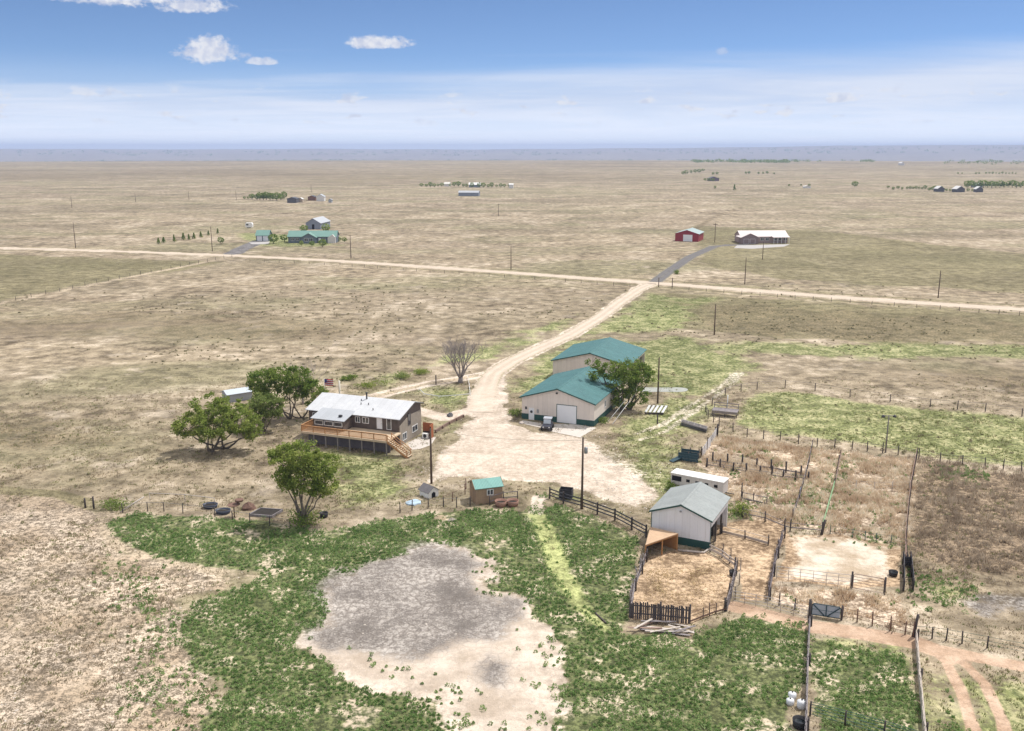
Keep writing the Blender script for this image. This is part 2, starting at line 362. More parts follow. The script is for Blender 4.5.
# ---------------------------------------------------------------- materials
MATS = {}
def mat(name, col, rough=.7, var=.25, scale=1.2, fine=9.0, metal=0.0, bump=0.0, rib=None, stain=None, spec=0.3):
    if name in MATS: return MATS[name]
    m = bpy.data.materials.new(name); m.use_nodes = True; t = NT(m.node_tree)
    b = t.n['Principled BSDF']; tc = t.new('ShaderNodeTexCoord'); v = tc.outputs['Object']
    n = t.math('ADD', t.math('MULTIPLY', t.noise(v, scale, 4), .6), t.math('MULTIPLY', t.noise(v, fine, 3), .4))
    dk = tuple(c * (1 - var) for c in col); lt = tuple(min(1, c * (1 + var)) for c in col)
    c = t.ramp(n, [(.3, dk), (.5, col), (.7, lt)])
    if stain:
        sv = t.vmul(v, (2.2, 2.2, .35))
        c = t.mix(t.math('MULTIPLY', t.ss(t.noise(sv, 1.3, 5), .5, .72), .55), c, stain)
    if rib:
        sx = t.new('ShaderNodeSeparateXYZ'); t.l.new(v, sx.inputs[0]); q = t.math('FLOOR', t.math('DIVIDE', sx.outputs['XYZ'.index(rib[0])], .92 if rib[1] < 1.7 else .3))
        wn = t.new('ShaderNodeTexWhiteNoise', noise_dimensions='1D'); t.put(wn.inputs['W'], q)
        fr_ = t.math('FRACT', t.math('DIVIDE', sx.outputs['XYZ'.index(rib[0])], .92 if rib[1] < 1.7 else .3))
        seam = t.math('SUBTRACT', 1.0, t.math('MULTIPLY', t.math('LESS_THAN', fr_, .09), .08))
        fq = t.math('MULTIPLY', seam, t.math('ADD', .955, t.math('MULTIPLY', wn.outputs[0], .07))); cq = t.new('ShaderNodeCombineXYZ'); [t.l.new(fq, cq.inputs[k_]) for k_ in range(3)]
        c = t.mix(1.0, c, cq.outputs[0], 'MULTIPLY')
    t.l.new(c, b.inputs['Base Color']); b.inputs['Roughness'].default_value = rough; b.inputs['Metallic'].default_value = metal
    b.inputs['Specular IOR Level'].default_value = spec
    h = None
    if rib:
        wv = t.new('ShaderNodeTexWave', bands_direction=rib[0], wave_profile='SIN'); t.l.new(v, wv.inputs[0])
        wv.inputs['Scale'].default_value = rib[1]; h = t.math('POWER', wv.outputs[1], 4.0)
    if bump:
        nb = t.noise(v, fine, 3); h = nb if h is None else t.math('ADD', h, t.math('MULTIPLY', nb, .3))
    if h is not None:
        bp = t.new('ShaderNodeBump'); bp.inputs['Strength'].default_value = bump or .35; bp.inputs['Distance'].default_value = .04
        t.l.new(h, bp.inputs['Height']); t.l.new(bp.outputs[0], b.inputs['Normal'])
    MATS[name] = m; return m
def leaf_mat(name, c0, c1, c2, scale=.9, trans=.3):
    if name in MATS: return MATS[name]
    m = bpy.data.materials.new(name); m.use_nodes = True; t = NT(m.node_tree); t.n.clear()
    tc = t.new('ShaderNodeTexCoord'); v = tc.outputs['Object']
    n = t.math('ADD', t.math('MULTIPLY', t.noise(v, scale, 2), .5), t.math('MULTIPLY', t.noise(v, scale * 7, 2), .5))
    c = t.ramp(n, [(.33, c0), (.5, c1), (.66, c2)])
    d = t.new('ShaderNodeBsdfDiffuse'); t.l.new(c, d.inputs[0]); tr = t.new('ShaderNodeBsdfTranslucent'); t.l.new(c, tr.inputs[0])
    mx = t.new('ShaderNodeMixShader'); mx.inputs[0].default_value = trans; t.l.new(d.outputs[0], mx.inputs[1]); t.l.new(tr.outputs[0], mx.inputs[2])
    o = t.new('ShaderNodeOutputMaterial'); t.l.new(mx.outputs[0], o.inputs[0]); MATS[name] = m; return m
def glass_mat():
    return mat('window_glass', (.05, .06, .07), .08, .2, spec=.8)

def ground_mat():
    m = bpy.data.materials.new('prairie_ground'); m.use_nodes = True; t = NT(m.node_tree); b = t.n['Principled BSDF']
    geo = t.new('ShaderNodeNewGeometry'); P = geo.outputs['Position']
    A = {}
    for an, keys in (('m1', ('gravel', 'weed', 'grey', 'sand')), ('m2', ('corral', 'green', 'dry', 'mill')), ('m3', ('track', 'rocky', 'olive', 'tan')), ('m4', ('brown', 'dry2', 'pale', 'speck')), ('m5', ('rut', 'path', 'none1', 'none2'))):
        a = t.new('ShaderNodeAttribute', attribute_name=an, attribute_type='GEOMETRY'); s = t.new('ShaderNodeSeparateColor'); t.l.new(a.outputs['Color'], s.inputs[0])
        for k, o in zip(keys, list(s.outputs) + [a.outputs['Alpha']]): A[k] = o
    nL = t.noise(P, .009, 5, .6); nM = t.noise(t.vmul(P, (1, .8, 1)), .045, 5, .62, .4); nS = t.noise(P, .28, 5, .65); nF = t.noise(P, 1.6, 4, .7); nX = t.noise(P, 5.5, 3, .7)
    nK = t.noise(t.vmul(P, (.5, 1.1, 1)), .02, 5, .6, .5)
    tan = (.365, .29, .195); bleach = (.54, .45, .35); olive = (.19, .18, .085); brown = (.175, .13, .082); dark = (.115, .10, .065)
    # pasture
    c = t.ramp(t.math('ADD', t.math('MULTIPLY', nM, .55), t.math('MULTIPLY', nS, .45)), [(.38, brown), (.46, tan), (.53, (.41, .33, .23)), (.61, bleach)])
    c = t.mix(t.math('MULTIPLY', t.ss(nK, .47, .62), .75), c, t.mix(nF, olive, (.27, .25, .14)))
    c = t.mix(t.math('MULTIPLY', t.ss(nL, .50, .62), .4), c, t.mix(nS, brown, (.30, .22, .155)))
    nXL = t.noise(t.vmul(P, (.55, 1.3, 1)), .0042, 5, .62, .5); nXM = t.noise(t.vmul(P, (.4, 1.2, 1)), .016, 4, .6)
    c = t.mix(t.math('MULTIPLY', t.ss(nXL, .52, .60), .6), c, t.mix(nM, (.15, .125, .075), (.26, .21, .13)))
    c = t.mix(t.math('MULTIPLY', t.ss(nXL, .47, .40), .5), c, t.mix(nM, (.26, .245, .13), (.40, .33, .21)))
    c = t.mix(t.math('MULTIPLY', t.ss(nXM, .56, .64), .32), c, (.19, .15, .10))
    c = t.mix(t.math('MULTIPLY', t.ss(nXM, .44, .36), .45), c, (.50, .395, .285))
    c = t.mix(t.math('MULTIPLY', t.ss(t.noise(P, .11, 4, .6), .585, .66), .7), c, bleach)
    c = t.mix(t.math('MULTIPLY', t.ss(nF, .50, .60), .65), c, (.185, .155, .10))
    c = t.mix(t.math('MULTIPLY', t.ss(nX, .52, .62), .6), c, dark)
    c = t.mix(t.math('MULTIPLY', t.ss(nX, .48, .38), .6), c, bleach)
    def zone(key, col, k=.5, lo=.42, hi=.58, amt=1.0, noise=None):
        nonlocal c
        nz = noise if noise is not None else t.math('ADD', t.math('MULTIPLY', nS, .5), t.math('MULTIPLY', nF, .5))
        f = t.ss(t.math('ADD', A[key], t.math('MULTIPLY', t.math('SUBTRACT', nz, .5), k)), lo, hi)
        c = t.mix(t.math('MULTIPLY', f, amt), c, col)
    zone('speck', t.mix(t.ss(t.math('ADD', t.math('MULTIPLY', nF, .5), t.math('MULTIPLY', nX, .5)), .44, .56), (.27, .215, .155), t.mix(t.ss(t.noise(P, .16, 4, .6), .4, .6), (.42, .325, .235), (.60, .495, .39))), .9, .4, .7, .9)
    zone('olive', t.mix(nF, (.15, .14, .068), (.25, .215, .12)), .8, .4, .75, .75)
    zone('green', t.mix(t.ss(nF, .35, .65), (.15, .185, .065), t.mix(t.ss(nS, .42, .6), (.25, .275, .105), (.40, .365, .205))), 1.6, .40, .95, .9)
    zone('dry2', t.mix(t.ss(nF, .35, .65), (.17, .125, .085), (.34, .255, .175)), .8, .4, .7, .9)
    zone('tan', t.mix(nF, (.36, .29, .205), (.50, .41, .30)), .6, .4, .7, .9)
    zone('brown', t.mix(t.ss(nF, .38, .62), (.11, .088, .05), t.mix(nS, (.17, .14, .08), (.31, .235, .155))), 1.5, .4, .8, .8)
    zone('weed', t.mix(t.ss(nF, .38, .60), (.095, .115, .05), t.mix(t.ss(nS, .50, .60), (.17, .19, .08), (.50, .41, .31))), .5, .4, .6, .95)
    zone('sand', t.mix(t.ss(nS, .3, .7), (.49, .40, .315), (.655, .56, .47)), .8)
    zone('grey', t.mix(t.ss(t.math('ADD', t.math('MULTIPLY', t.noise(P, .13, 5, .65), .6), t.math('MULTIPLY', nX, .4)), .40, .60), (.17, .15, .135), t.mix(t.ss(nF, .42, .58), (.305, .27, .24), (.50, .455, .41))), 1.6, .25, .85)
    vo = t.new('ShaderNodeTexVoronoi', feature='DISTANCE_TO_EDGE'); t.put(vo.inputs['Vector'], P); vo.inputs['Scale'].default_value = .9
    crack = t.math('MULTIPLY', t.ss(vo.outputs[0], .10, .0), t.math('MULTIPLY', A['grey'], t.ss(nS, .40, .56)))
    c = t.mix(t.math('MULTIPLY', crack, .55), c, (.13, .11, .095))
    c = t.mix(t.math('MULTIPLY', t.math('MULTIPLY', t.ss(nX, .56, .66), t.math('MAXIMUM', A['sand'], A['grey'])), .5), c, (.20, .165, .135))
    zone('track', t.mix(nF, (.26, .32, .10), (.50, .50, .24)), .5, .3, .8, .9)
    zone('rocky', t.mix(t.ss(nF, .42, .56), (.34, .31, .20), (.64, .56, .46)), 1.8, .6, 1.0, .85)
    zone('gravel', t.mix(t.ss(t.math('ADD', t.math('MULTIPLY', nS, .6), t.math('MULTIPLY', nF, .4)), .35, .65), (.50, .405, .315), (.655, .565, .475)), .5)
    zone('rut', t.mix(nF, (.38, .30, .225), (.52, .43, .34)), 1.1, .4, 1.0, .5)
    zone('dry', t.mix(t.ss(nF, .36, .64), (.34, .25, .175), (.62, .505, .39)), .7, .35, .65, .9)
    zone('corral', t.mix(t.ss(t.math('ADD', t.math('MULTIPLY', nS, .5), t.math('MULTIPLY', nF, .5)), .35, .65), (.30, .20, .12), (.53, .395, .265)), .35)
    zone('path', t.mix(t.ss(nS, .35, .65), (.44, .30, .205), (.54, .395, .29)), .25, .38, .62, 1.0)
    zone('pale', t.mix(t.ss(nS, .35, .65), (.50, .40, .29), (.70, .62, .52)), 1.6, .4, .9, .9)
    zone('mill', t.mix(nF, (.16, .15, .15), (.25, .235, .23)), .3)
    # uneven cover at every size: tufts, patches, swales
    keep = t.math('SUBTRACT', 1.0, t.math('MULTIPLY', t.math('MAXIMUM', A['gravel'], t.math('MAXIMUM', t.math('MAXIMUM', A['sand'], A['path']), A['pale'])), .72))
    m1 = t.ss(t.math('ADD', t.math('MULTIPLY', nS, .36), t.math('ADD', t.math('MULTIPLY', nF, .36), t.math('MULTIPLY', nX, .28))), .43, .57)
    m2 = t.ss(t.math('ADD', t.math('MULTIPLY', nM, .45), t.math('MULTIPLY', nXM, .55)), .43, .57)
    f1 = t.math('ADD', .56, t.math('MULTIPLY', m1, .74)); f2 = t.math('ADD', .86, t.math('MULTIPLY', m2, .24))
    ff = t.math('MULTIPLY', f1, f2)
    cg = t.new('ShaderNodeCombineXYZ'); [t.l.new(ff, cg.inputs[k]) for k in range(3)]
    c = t.mix(keep, c, cg.outputs[0], 'MULTIPLY')
    t.l.new(c, b.inputs['Base Color']); b.inputs['Roughness'].default_value = .95; b.inputs['Specular IOR Level'].default_value = .1
    bp = t.new('ShaderNodeBump'); bp.inputs['Strength'].default_value = .55; bp.inputs['Distance'].default_value = .22
    t.l.new(t.math('ADD', nF, t.math('MULTIPLY', nX, .4)), bp.inputs['Height']); t.l.new(bp.outputs[0], b.inputs['Normal'])
    return m

# ---------------------------------------------------------------- ground sheet, hills and haze
def axis(lo, hi, step, far_lo, far_hi, g=1.10):
    a = list(np.arange(lo, hi + step / 2, step)); s = step; x = a[-1]
    while x < far_hi: s *= g; x += s; a.append(min(x, far_hi))
    s = step; x = a[0]; pre = []
    while x > far_lo: s *= g; x -= s; pre.append(max(x, far_lo))
    return np.array(pre[::-1] + a)
def terrain(x, y):
    r = np.hypot(x, y)
    s = lambda a, b: np.clip((r - a) / (b - a), 0, 1) ** 2 * (3 - 2 * np.clip((r - a) / (b - a), 0, 1))
    z = -95 * s(3950, 5600)
    az = np.arctan2(x, y)
    ridge = np.clip((az - .06) / .42, 0, 1)
    top = 138 + 66 * ridge ** .8 + 8 * np.sin(az * 23) * .6 + 3 * np.sin(az * 61 + 1)
    z = z + top * s(8000, 15500)
    return z
def build_ground():
    xs = axis(-118, 130, .5, -17500, 17500); ys = np.concatenate([axis(58, 232, .5, -300, 233, 1.12)[:-1], np.arange(233, 330, .9)])
    s = .9; y = ys[-1]; ext = []
    while y < 17500: s = s * 1.045; y += s; ext.append(y)
    ys = np.concatenate([ys, ext])
    X, Y = np.meshgrid(xs, ys); nx, ny = len(xs), len(ys)
    x = X.ravel(); y = Y.ravel(); z = terrain(x, y)
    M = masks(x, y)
    kk = (np.hypot(x, y) < 300)
    z = z + np.where(kk, (M['weed'] * .05 - M['gravel'] * .03), 0)
    idx = np.arange(nx * ny).reshape(ny, nx)
    q = np.stack([idx[:-1, :-1], idx[:-1, 1:], idx[1:, 1:], idx[1:, :-1]], -1).reshape(-1, 4)
    o = mesh_np('ground', np.stack([x, y, z], 1), q.ravel(), np.arange(len(q)) * 4, np.full(len(q), 4), ground_mat(), smooth=True)
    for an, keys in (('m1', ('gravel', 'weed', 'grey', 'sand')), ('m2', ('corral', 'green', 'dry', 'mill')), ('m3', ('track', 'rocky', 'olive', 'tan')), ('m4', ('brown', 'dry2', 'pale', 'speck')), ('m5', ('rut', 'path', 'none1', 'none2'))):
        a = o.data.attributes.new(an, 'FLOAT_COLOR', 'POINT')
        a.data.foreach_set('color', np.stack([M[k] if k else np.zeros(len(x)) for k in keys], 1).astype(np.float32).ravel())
    tag(o, kind='structure')
build_ground()
def build_haze():
    m = bpy.data.materials.new('haze_air'); m.use_nodes = True; t = NT(m.node_tree); t.n.clear()
    v = t.new('ShaderNodeVolumePrincipled'); v.inputs['Color'].default_value = (.46, .585, .90, 1); v.inputs['Density'].default_value = 1.0e-4
    v.inputs['Anisotropy'].default_value = 0.0
    o = t.new('ShaderNodeOutputMaterial'); t.l.new(v.outputs[0], o.inputs['Volume'])
    tag(MB().box(-18000, 18000, -350, 18000, -100, 125).build('haze', m), kind='stuff')
build_haze()

def strip(name, line, hw, m, jit=.25, step=1.5, z=.004):
    pts = [Vector((a, b, 0)) for a, b in line]; P = []
    for i in range(len(pts) - 1):
        n = max(1, int((pts[i + 1] - pts[i]).length / step))
        for k in range(n): P.append(pts[i].lerp(pts[i + 1], k / n))
    P.append(pts[-1])
    for _ in range(8): P = [P[0]] + [(P[i - 1] + P[i] * 2 + P[i + 1]) / 4 for i in range(1, len(P) - 1)] + [P[-1]]
    V = []; UU = []; COLS = (-1, -.72, -.55, -.4, -.25, 0, .25, .4, .55, .72, 1); nc = len(COLS)
    for i, p in enumerate(P):
        d = (P[min(i + 1, len(P) - 1)] - P[max(i - 1, 0)]).normalized(); s = Vector((-d.y, d.x, 0))
        for k in COLS:
            j = random.uniform(-jit, jit) if abs(k) == 1 else 0
            q = p + s * (hw * k + j); V.append((q.x, q.y, z + (0.02 if abs(k) < 1 else 0))); UU.append(k)
    F = [(i * nc + k, i * nc + k + 1, (i + 1) * nc + k + 1, (i + 1) * nc + k) for i in range(len(P) - 1) for k in range(nc - 1)]
    me = bpy.data.meshes.new(name); me.from_pydata(V, [], [f[::-1] for f in F]); me.materials.append(m); o = bpy.data.objects.new(name, me); C.objects.link(o)
    at = me.attributes.new('across', 'FLOAT', 'POINT'); at.data.foreach_set('value', UU)
    at = me.attributes.new('ending', 'FLOAT', 'POINT'); at.data.foreach_set('value', [max(0, 1 - (len(P) - 1 - i // nc) * step / 26) if name == 'driveway' else 0 for i in range(len(V))])
    return tag(o, kind='structure')
def road_mat(name, base, verge, rut):
    m = bpy.data.materials.new(name); m.use_nodes = True; t = NT(m.node_tree); b = t.n['Principled BSDF']
    P = t.new('ShaderNodeNewGeometry').outputs['Position']; u = t.math('ABSOLUTE', t.new('ShaderNodeAttribute', attribute_name='across').outputs['Fac'])
    n1 = t.noise(P, .3, 4, .65); n2 = t.noise(P, 2.0, 3, .7)
    lt = tuple(min(1, k * 1.12) for k in base); dk = tuple(k * .84 for k in base)
    c = t.ramp(t.math('ADD', t.math('MULTIPLY', n1, .5), t.math('MULTIPLY', n2, .5)), [(.38, dk), (.5, base), (.62, lt)])
    track = t.math('SUBTRACT', 1.0, t.math('MULTIPLY', t.math('ABSOLUTE', t.math('SUBTRACT', u, .42)), 4.5), clamp=True)
    c = t.mix(t.math('MULTIPLY', track, t.math('ADD', .25, t.math('MULTIPLY', n1, .5))), c, rut)
    crown = t.math('MULTIPLY', t.ss(u, .2, .0), t.ss(t.math('ADD', t.math('MULTIPLY', n1, .5), t.math('MULTIPLY', n2, .5)), .44, .6))
    c = t.mix(t.math('MULTIPLY', crown, .45), c, verge)
    edge = t.ss(t.math('ADD', u, t.math('MULTIPLY', t.math('SUBTRACT', n2, .5), 1.1)), .74, 1.0)
    c = t.mix(t.math('MULTIPLY', edge, .85), c, verge)
    fe = t.new('ShaderNodeAttribute', attribute_name='ending').outputs['Fac']
    c = t.mix(t.ss(fe, 0, .75), c, t.mix(t.ss(t.math('ADD', t.math('MULTIPLY', t.noise(P, .28, 5, .65), .6), t.math('MULTIPLY', t.noise(P, 1.6, 4, .7), .4)), .35, .65), (.50, .405, .315), (.655, .565, .475)))
    t.l.new(c, b.inputs['Base Color']); b.inputs['Roughness'].default_value = .95; b.inputs['Specular IOR Level'].default_value = .1; return m
gravel = road_mat('pale_gravel', (.55, .455, .365), (.33, .29, .18), (.66, .57, .475))
strip('gravel_road', ROAD, 3.1, gravel, .35, 3)
strip('driveway', DRIVE, 2.2, gravel, .4, .8)
strip('milled_drive', MILL, 2.5, road_mat('asphalt_millings', (.15, .142, .142), (.27, .24, .16), (.19, .18, .177)), .3, 1.5)

# ---------------------------------------------------------------- ground cover that nobody could count
def leaf_quads(cen, nrm_jit, size, up_bias=.35):
    """cen (n,3) -> vertices of randomly turned diamond leaves"""
    n = len(cen); a = rng.normal(size=(n, 3)); a[:, 2] *= nrm_jit; a /= np.linalg.norm(a, axis=1)[:, None]
    r = rng.normal(size=(n, 3)); b = np.cross(a, r); b /= np.linalg.norm(b, axis=1)[:, None] + 1e-9
    s = np.asarray(size).reshape(-1, 1) * (rng.uniform(.7, 1.3, (n, 1)))
    a = a * s; b = b * s * .55
    return np.stack([cen - a, cen - b * 1.0, cen + a, cen + b * 1.0], 1).reshape(-1, 3)
def quads_obj(name, V, m, parent=None):
    n = len(V) // 4
    return mesh_np(name, V, np.arange(4 * n), np.arange(n) * 4, np.full(n, 4), m, parent)
def scatter_pts(x0, x1, y0, y1, n):
    return rng.uniform(x0, x1, n), rng.uniform(y0, y1, n)

def build_weeds():
    gx, gy = np.meshgrid(np.arange(-50, 84, .47), np.arange(62, 150, .47)); x = gx.ravel(); y = gy.ravel()
    x = x + rng.uniform(-.21, .21, len(x)); y = y + rng.uniform(-.21, .21, len(y))
    M = masks(x, y); nz = fbm(x, y, .30, 8); n2 = fbm(x, y, .09, 9)
    p = np.clip((M['weed'] - .30) * 2.4, 0, 1) * np.clip((nz - .31) * 9, .06, .97) * np.clip((n2 - .2) * 6, .75, 1)
    p = np.maximum(p, np.clip(.5 + (sdist_poly(BARE, x, y) * -1 + 3.5) / 3, 0, 1) * (M['sand'] > .3) * .40 * (fbm(x, y, .45, 71) > .50))
    p = np.maximum(p, .42 * np.clip(.5 + sdist_poly(SPARSE, x, y) / 5, 0, 1) * np.clip((nz - .42) * 8, 0, 1))
    for q in PENGREEN: p = np.maximum(p, .55 * np.clip(.5 + sdist_poly(q, x, y) / 4, 0, 1) * (nz > .40))
    p = np.maximum(p, .22 * M['dry'] * (nz > .53)) 
    p = p * (M['grey'] < .6) * (1 - .88 * M['track']) * (1 - M['corral'])
    k = rng.random(len(x)) < p; x = x[k]; y = y[k]; n = len(x)
    r = rng.uniform(.15, .32, n) * (0.7 + .65 * vnoise(x, y, .2, 4)); m = 22
    ci = np.repeat(np.arange(n), m)
    d = rng.normal(size=(n * m, 3)); d /= np.linalg.norm(d, axis=1)[:, None]; d[:, 2] = np.abs(d[:, 2])
    rad = rng.uniform(.3, 1, (n * m, 1)) ** .5
    c = np.stack([x[ci], y[ci], np.full(n * m, .03)], 1) + d * rad * r[ci][:, None] * np.array([1, 1, 1.25])
    V = leaf_quads(c, 1.4, np.full(n * m, .095))
    V[:, 2] = np.maximum(V[:, 2], .01)
    tag(quads_obj('weeds', V, leaf_mat('weed_leaf', (.10, .18, .055), (.21, .325, .105), (.42, .50, .24), .3, .42)), kind='stuff')
    print('weeds', n)
build_weeds()

def blades(name, x, y, h, w, nb, m, lean=.5, spread=.15):
    n = len(x); ci = np.repeat(np.arange(n), nb); N = n * nb
    a = rng.uniform(0, 2 * np.pi, N); ln = rng.uniform(.1, 1, N) * lean; hh = h[ci] * rng.uniform(.6, 1.1, N)
    bx = x[ci] + rng.normal(0, spread, N); by = y[ci] + rng.normal(0, spread, N)
    t = rng.uniform(0, np.pi, N); wx = np.cos(t) * w; wy = np.sin(t) * w
    tip = np.stack([bx + np.cos(a) * ln * hh, by + np.sin(a) * ln * hh, hh], 1)
    z0 = np.full(N, .0)
    V = np.stack([np.stack([bx - wx, by - wy, z0], 1), np.stack([bx + wx, by + wy, z0], 1), tip], 1).reshape(-1, 3)
    o = mesh_np(name, V, np.arange(3 * N), np.arange(N) * 3, np.full(N, 3), m)
    return tag(o, kind='stuff')
def build_grass():
    # tall straw coloured growth in the corrals
    x, y = scatter_pts(18, 112, 80, 150, 60000); M = masks(x, y); nz = fbm(x, y, .3, 12)
    p = np.maximum(M['dry'], M['dry2'] * .6) * np.clip((fbm(x, y, .55, 13) - .38) * 6, .03, 1) * .45 * (1 - M['corral'])
    k = rng.random(len(x)) < p; x, y, nz = x[k], y[k], nz[k]
    d2 = masks(x, y)['dry'] < .45
    blades('brown_dry_grass', x[d2], y[d2], .3 + .6 * nz[d2], .06, 11, leaf_mat('brown_straw', (.26, .20, .145), (.42, .34, .255), (.62, .53, .41), .28, .3), 1.0, .22)
    x, y, nz = x[~d2], y[~d2], nz[~d2]
    blades('tall_dry_grass', x, y, .35 + .75 * nz, .06, 12, leaf_mat('straw', (.46, .32, .21), (.68, .56, .41), (.92, .86, .73), .28, .45), 1.0, .20)
    # short bunch grass on the pasture
    x, y = scatter_pts(-95, 125, 62, 185, 120000); M = masks(x, y); nz = fbm(x, y, .22, 15)
    bad = M['gravel'] + M['sand'] + M['grey'] + M['corral'] + M['dry'] + M['mill'] + M['weed'] + M['path'] * 1.5
    p = np.clip(1 - bad * 1.5, 0, 1) * np.clip((nz - .3) * 4, .1, 1) * np.clip((200 - y) / 100, .2, 1)
    k = rng.random(len(x)) < p * .8; x, y, nz = x[k], y[k], nz[k]; gm = np.maximum(masks(x, y)['green'], 0)
    g = rng.random(len(x)) < .15 + gm * .6
    blades('dry_pasture_grass', x[~g], y[~g], .10 + .22 * nz[~g], .045, 5, leaf_mat('bunch_grass', (.21, .17, .11), (.36, .29, .195), (.52, .43, .31), .3, .2), .9, .14)
    blades('green_pasture_grass', x[g], y[g], .10 + .28 * nz[g], .05, 6, leaf_mat('bunch_green', (.13, .17, .055), (.23, .25, .09), (.34, .33, .15), .3, .35), .9, .16)
build_grass()
def build_litter():
    x, y = scatter_pts(10, 45, 78, 125, 30000); k = sdist_poly(CORRAL, x, y) > .8; x, y = x[k], y[k]
    c = CORRAL.mean(0); p = np.exp(-((x - c[0] + 1) ** 2 + (y - c[1]) ** 2) / 22) * .8 + .10; k = rng.random(len(x)) < p * np.clip((fbm(x, y, .5, 31) - .3) * 4, 0, 1); x, y = x[k], y[k]
    n = len(x); blades('straw_litter', x, y, np.full(n, .13), .05, 3, leaf_mat('litter', (.36, .25, .13), (.55, .42, .23), (.72, .60, .38), .4, .2), 2.2, .2)
build_litter()
def build_scrub():
    # knee-high scrub and loose stones
    x, y = scatter_pts(-170, 190, 105, 360, 90000); M = masks(x, y); bad = M['gravel'] + M['sand'] + M['corral'] + M['mill'] + M['weed'] + M['dry'] + M['rut'] + M['track'] + M['rocky'] * .6
    for bx in ((-35, -14, 134, 156), (0, 30, 148, 212), (14, 30, 96, 116)): bad = bad + ((x > bx[0]) & (x < bx[1]) & (y > bx[2]) & (y < bx[3]))
    p = np.clip(1 - bad * 1.6, 0, 1) * np.clip((fbm(x, y, .035, 51) - .42) * 5, .03, 1) * np.clip((fbm(x, y, .25, 52) - .35) * 5, .05, 1) * .17 * np.clip((330 - y) / 120, 0, 1)
    k = rng.random(len(x)) < p; x, y = x[k], y[k]; n = len(x); m = 9; ci = np.repeat(np.arange(n), m); r = rng.uniform(.14, .34, n) * (.8 + y / 400)
    d = rng.normal(size=(n * m, 3)); d /= np.linalg.norm(d, axis=1)[:, None]; d[:, 2] = np.abs(d[:, 2]) * .8
    V = leaf_quads(np.stack([x[ci], y[ci], np.full(n * m, .02)], 1) + d * r[ci][:, None] * rng.uniform(.4, 1, (n * m, 1)), .9, r[ci] * .55); V[:, 2] = np.maximum(V[:, 2], .01)
    tag(quads_obj('scrub', V, leaf_mat('scrub_leaf', (.20, .19, .10), (.29, .26, .155), (.38, .33, .215), .08, .25)), kind='stuff')
    x, y = scatter_pts(-45, 60, 64, 190, 60000); M = masks(x, y); e = np.clip(1 - np.abs(M['gravel'] - .5) * 2.4, 0, 1)
    p = np.maximum(M['rocky'] * .55, np.maximum(e * .5, np.maximum(M['speck'] * .10, M['sand'] * .04))) * np.clip((fbm(x, y, .4, 61) - .35) * 4, .05, 1)
    k = rng.random(len(x)) < p; x, y = x[k], y[k]; n = len(x); r = rng.uniform(.05, .15, n)
    oc = np.array([(1, 0, 0), (0, 1, 0), (-1, 0, 0), (0, -1, 0), (0, 0, .7)]); jit = rng.uniform(.6, 1.3, (n, 5, 3))
    V = (oc[None] * jit * r[:, None, None] + np.stack([x, y, np.full(n, .004)], 1)[:, None, :]).reshape(-1, 3)
    f = np.array([(0, 1, 4), (1, 2, 4), (2, 3, 4), (3, 0, 4)]); L = (f[None] + 5 * np.arange(n)[:, None, None]).reshape(-1)
    tag(mesh_np('loose_stones', V, L, np.arange(4 * n) * 3, np.full(4 * n, 3), mat('pale_field_stone', (.52, .46, .40), .9, .3, .6, 4)), kind='stuff')
    print('scrub', n)
build_scrub()

# ---------------------------------------------------------------- trees
bark = mat('bark', (.17, .14, .115), .95, .3, 1.5, 8, bump=.4)
grey_bark = mat('dead_wood_bark', (.29, .255, .24), .95, .25, 1.5, 8)
leafA = leaf_mat('cottonwood_leaf', (.105, .165, .035), (.25, .315, .075), (.48, .50, .165), .7, .42)
leafB = leaf_mat('dark_green_leaf', (.08, .145, .03), (.19, .265, .06), (.39, .43, .13), .7, .42)
leafC = leaf_mat('pale_green_leaf', (.125, .18, .05), (.235, .295, .09), (.38, .42, .16), .7, .4)
def curve(p, q, sag=.15, n=5, wob=.08):
    p = Vector(p); q = Vector(q); L = (q - p).length; mid = (p + q) / 2 + Vector((0, 0, -sag * L)) ; out = []
    for i in range(n + 1):
        t = i / n; a = p * (1 - t) ** 2 + mid * 2 * t * (1 - t) + q * t * t
        if 0 < i < n: a += Vector((random.uniform(-1, 1), random.uniform(-1, 1), random.uniform(-1, 1))) * wob * L * .35
        out.append(a)
    return out
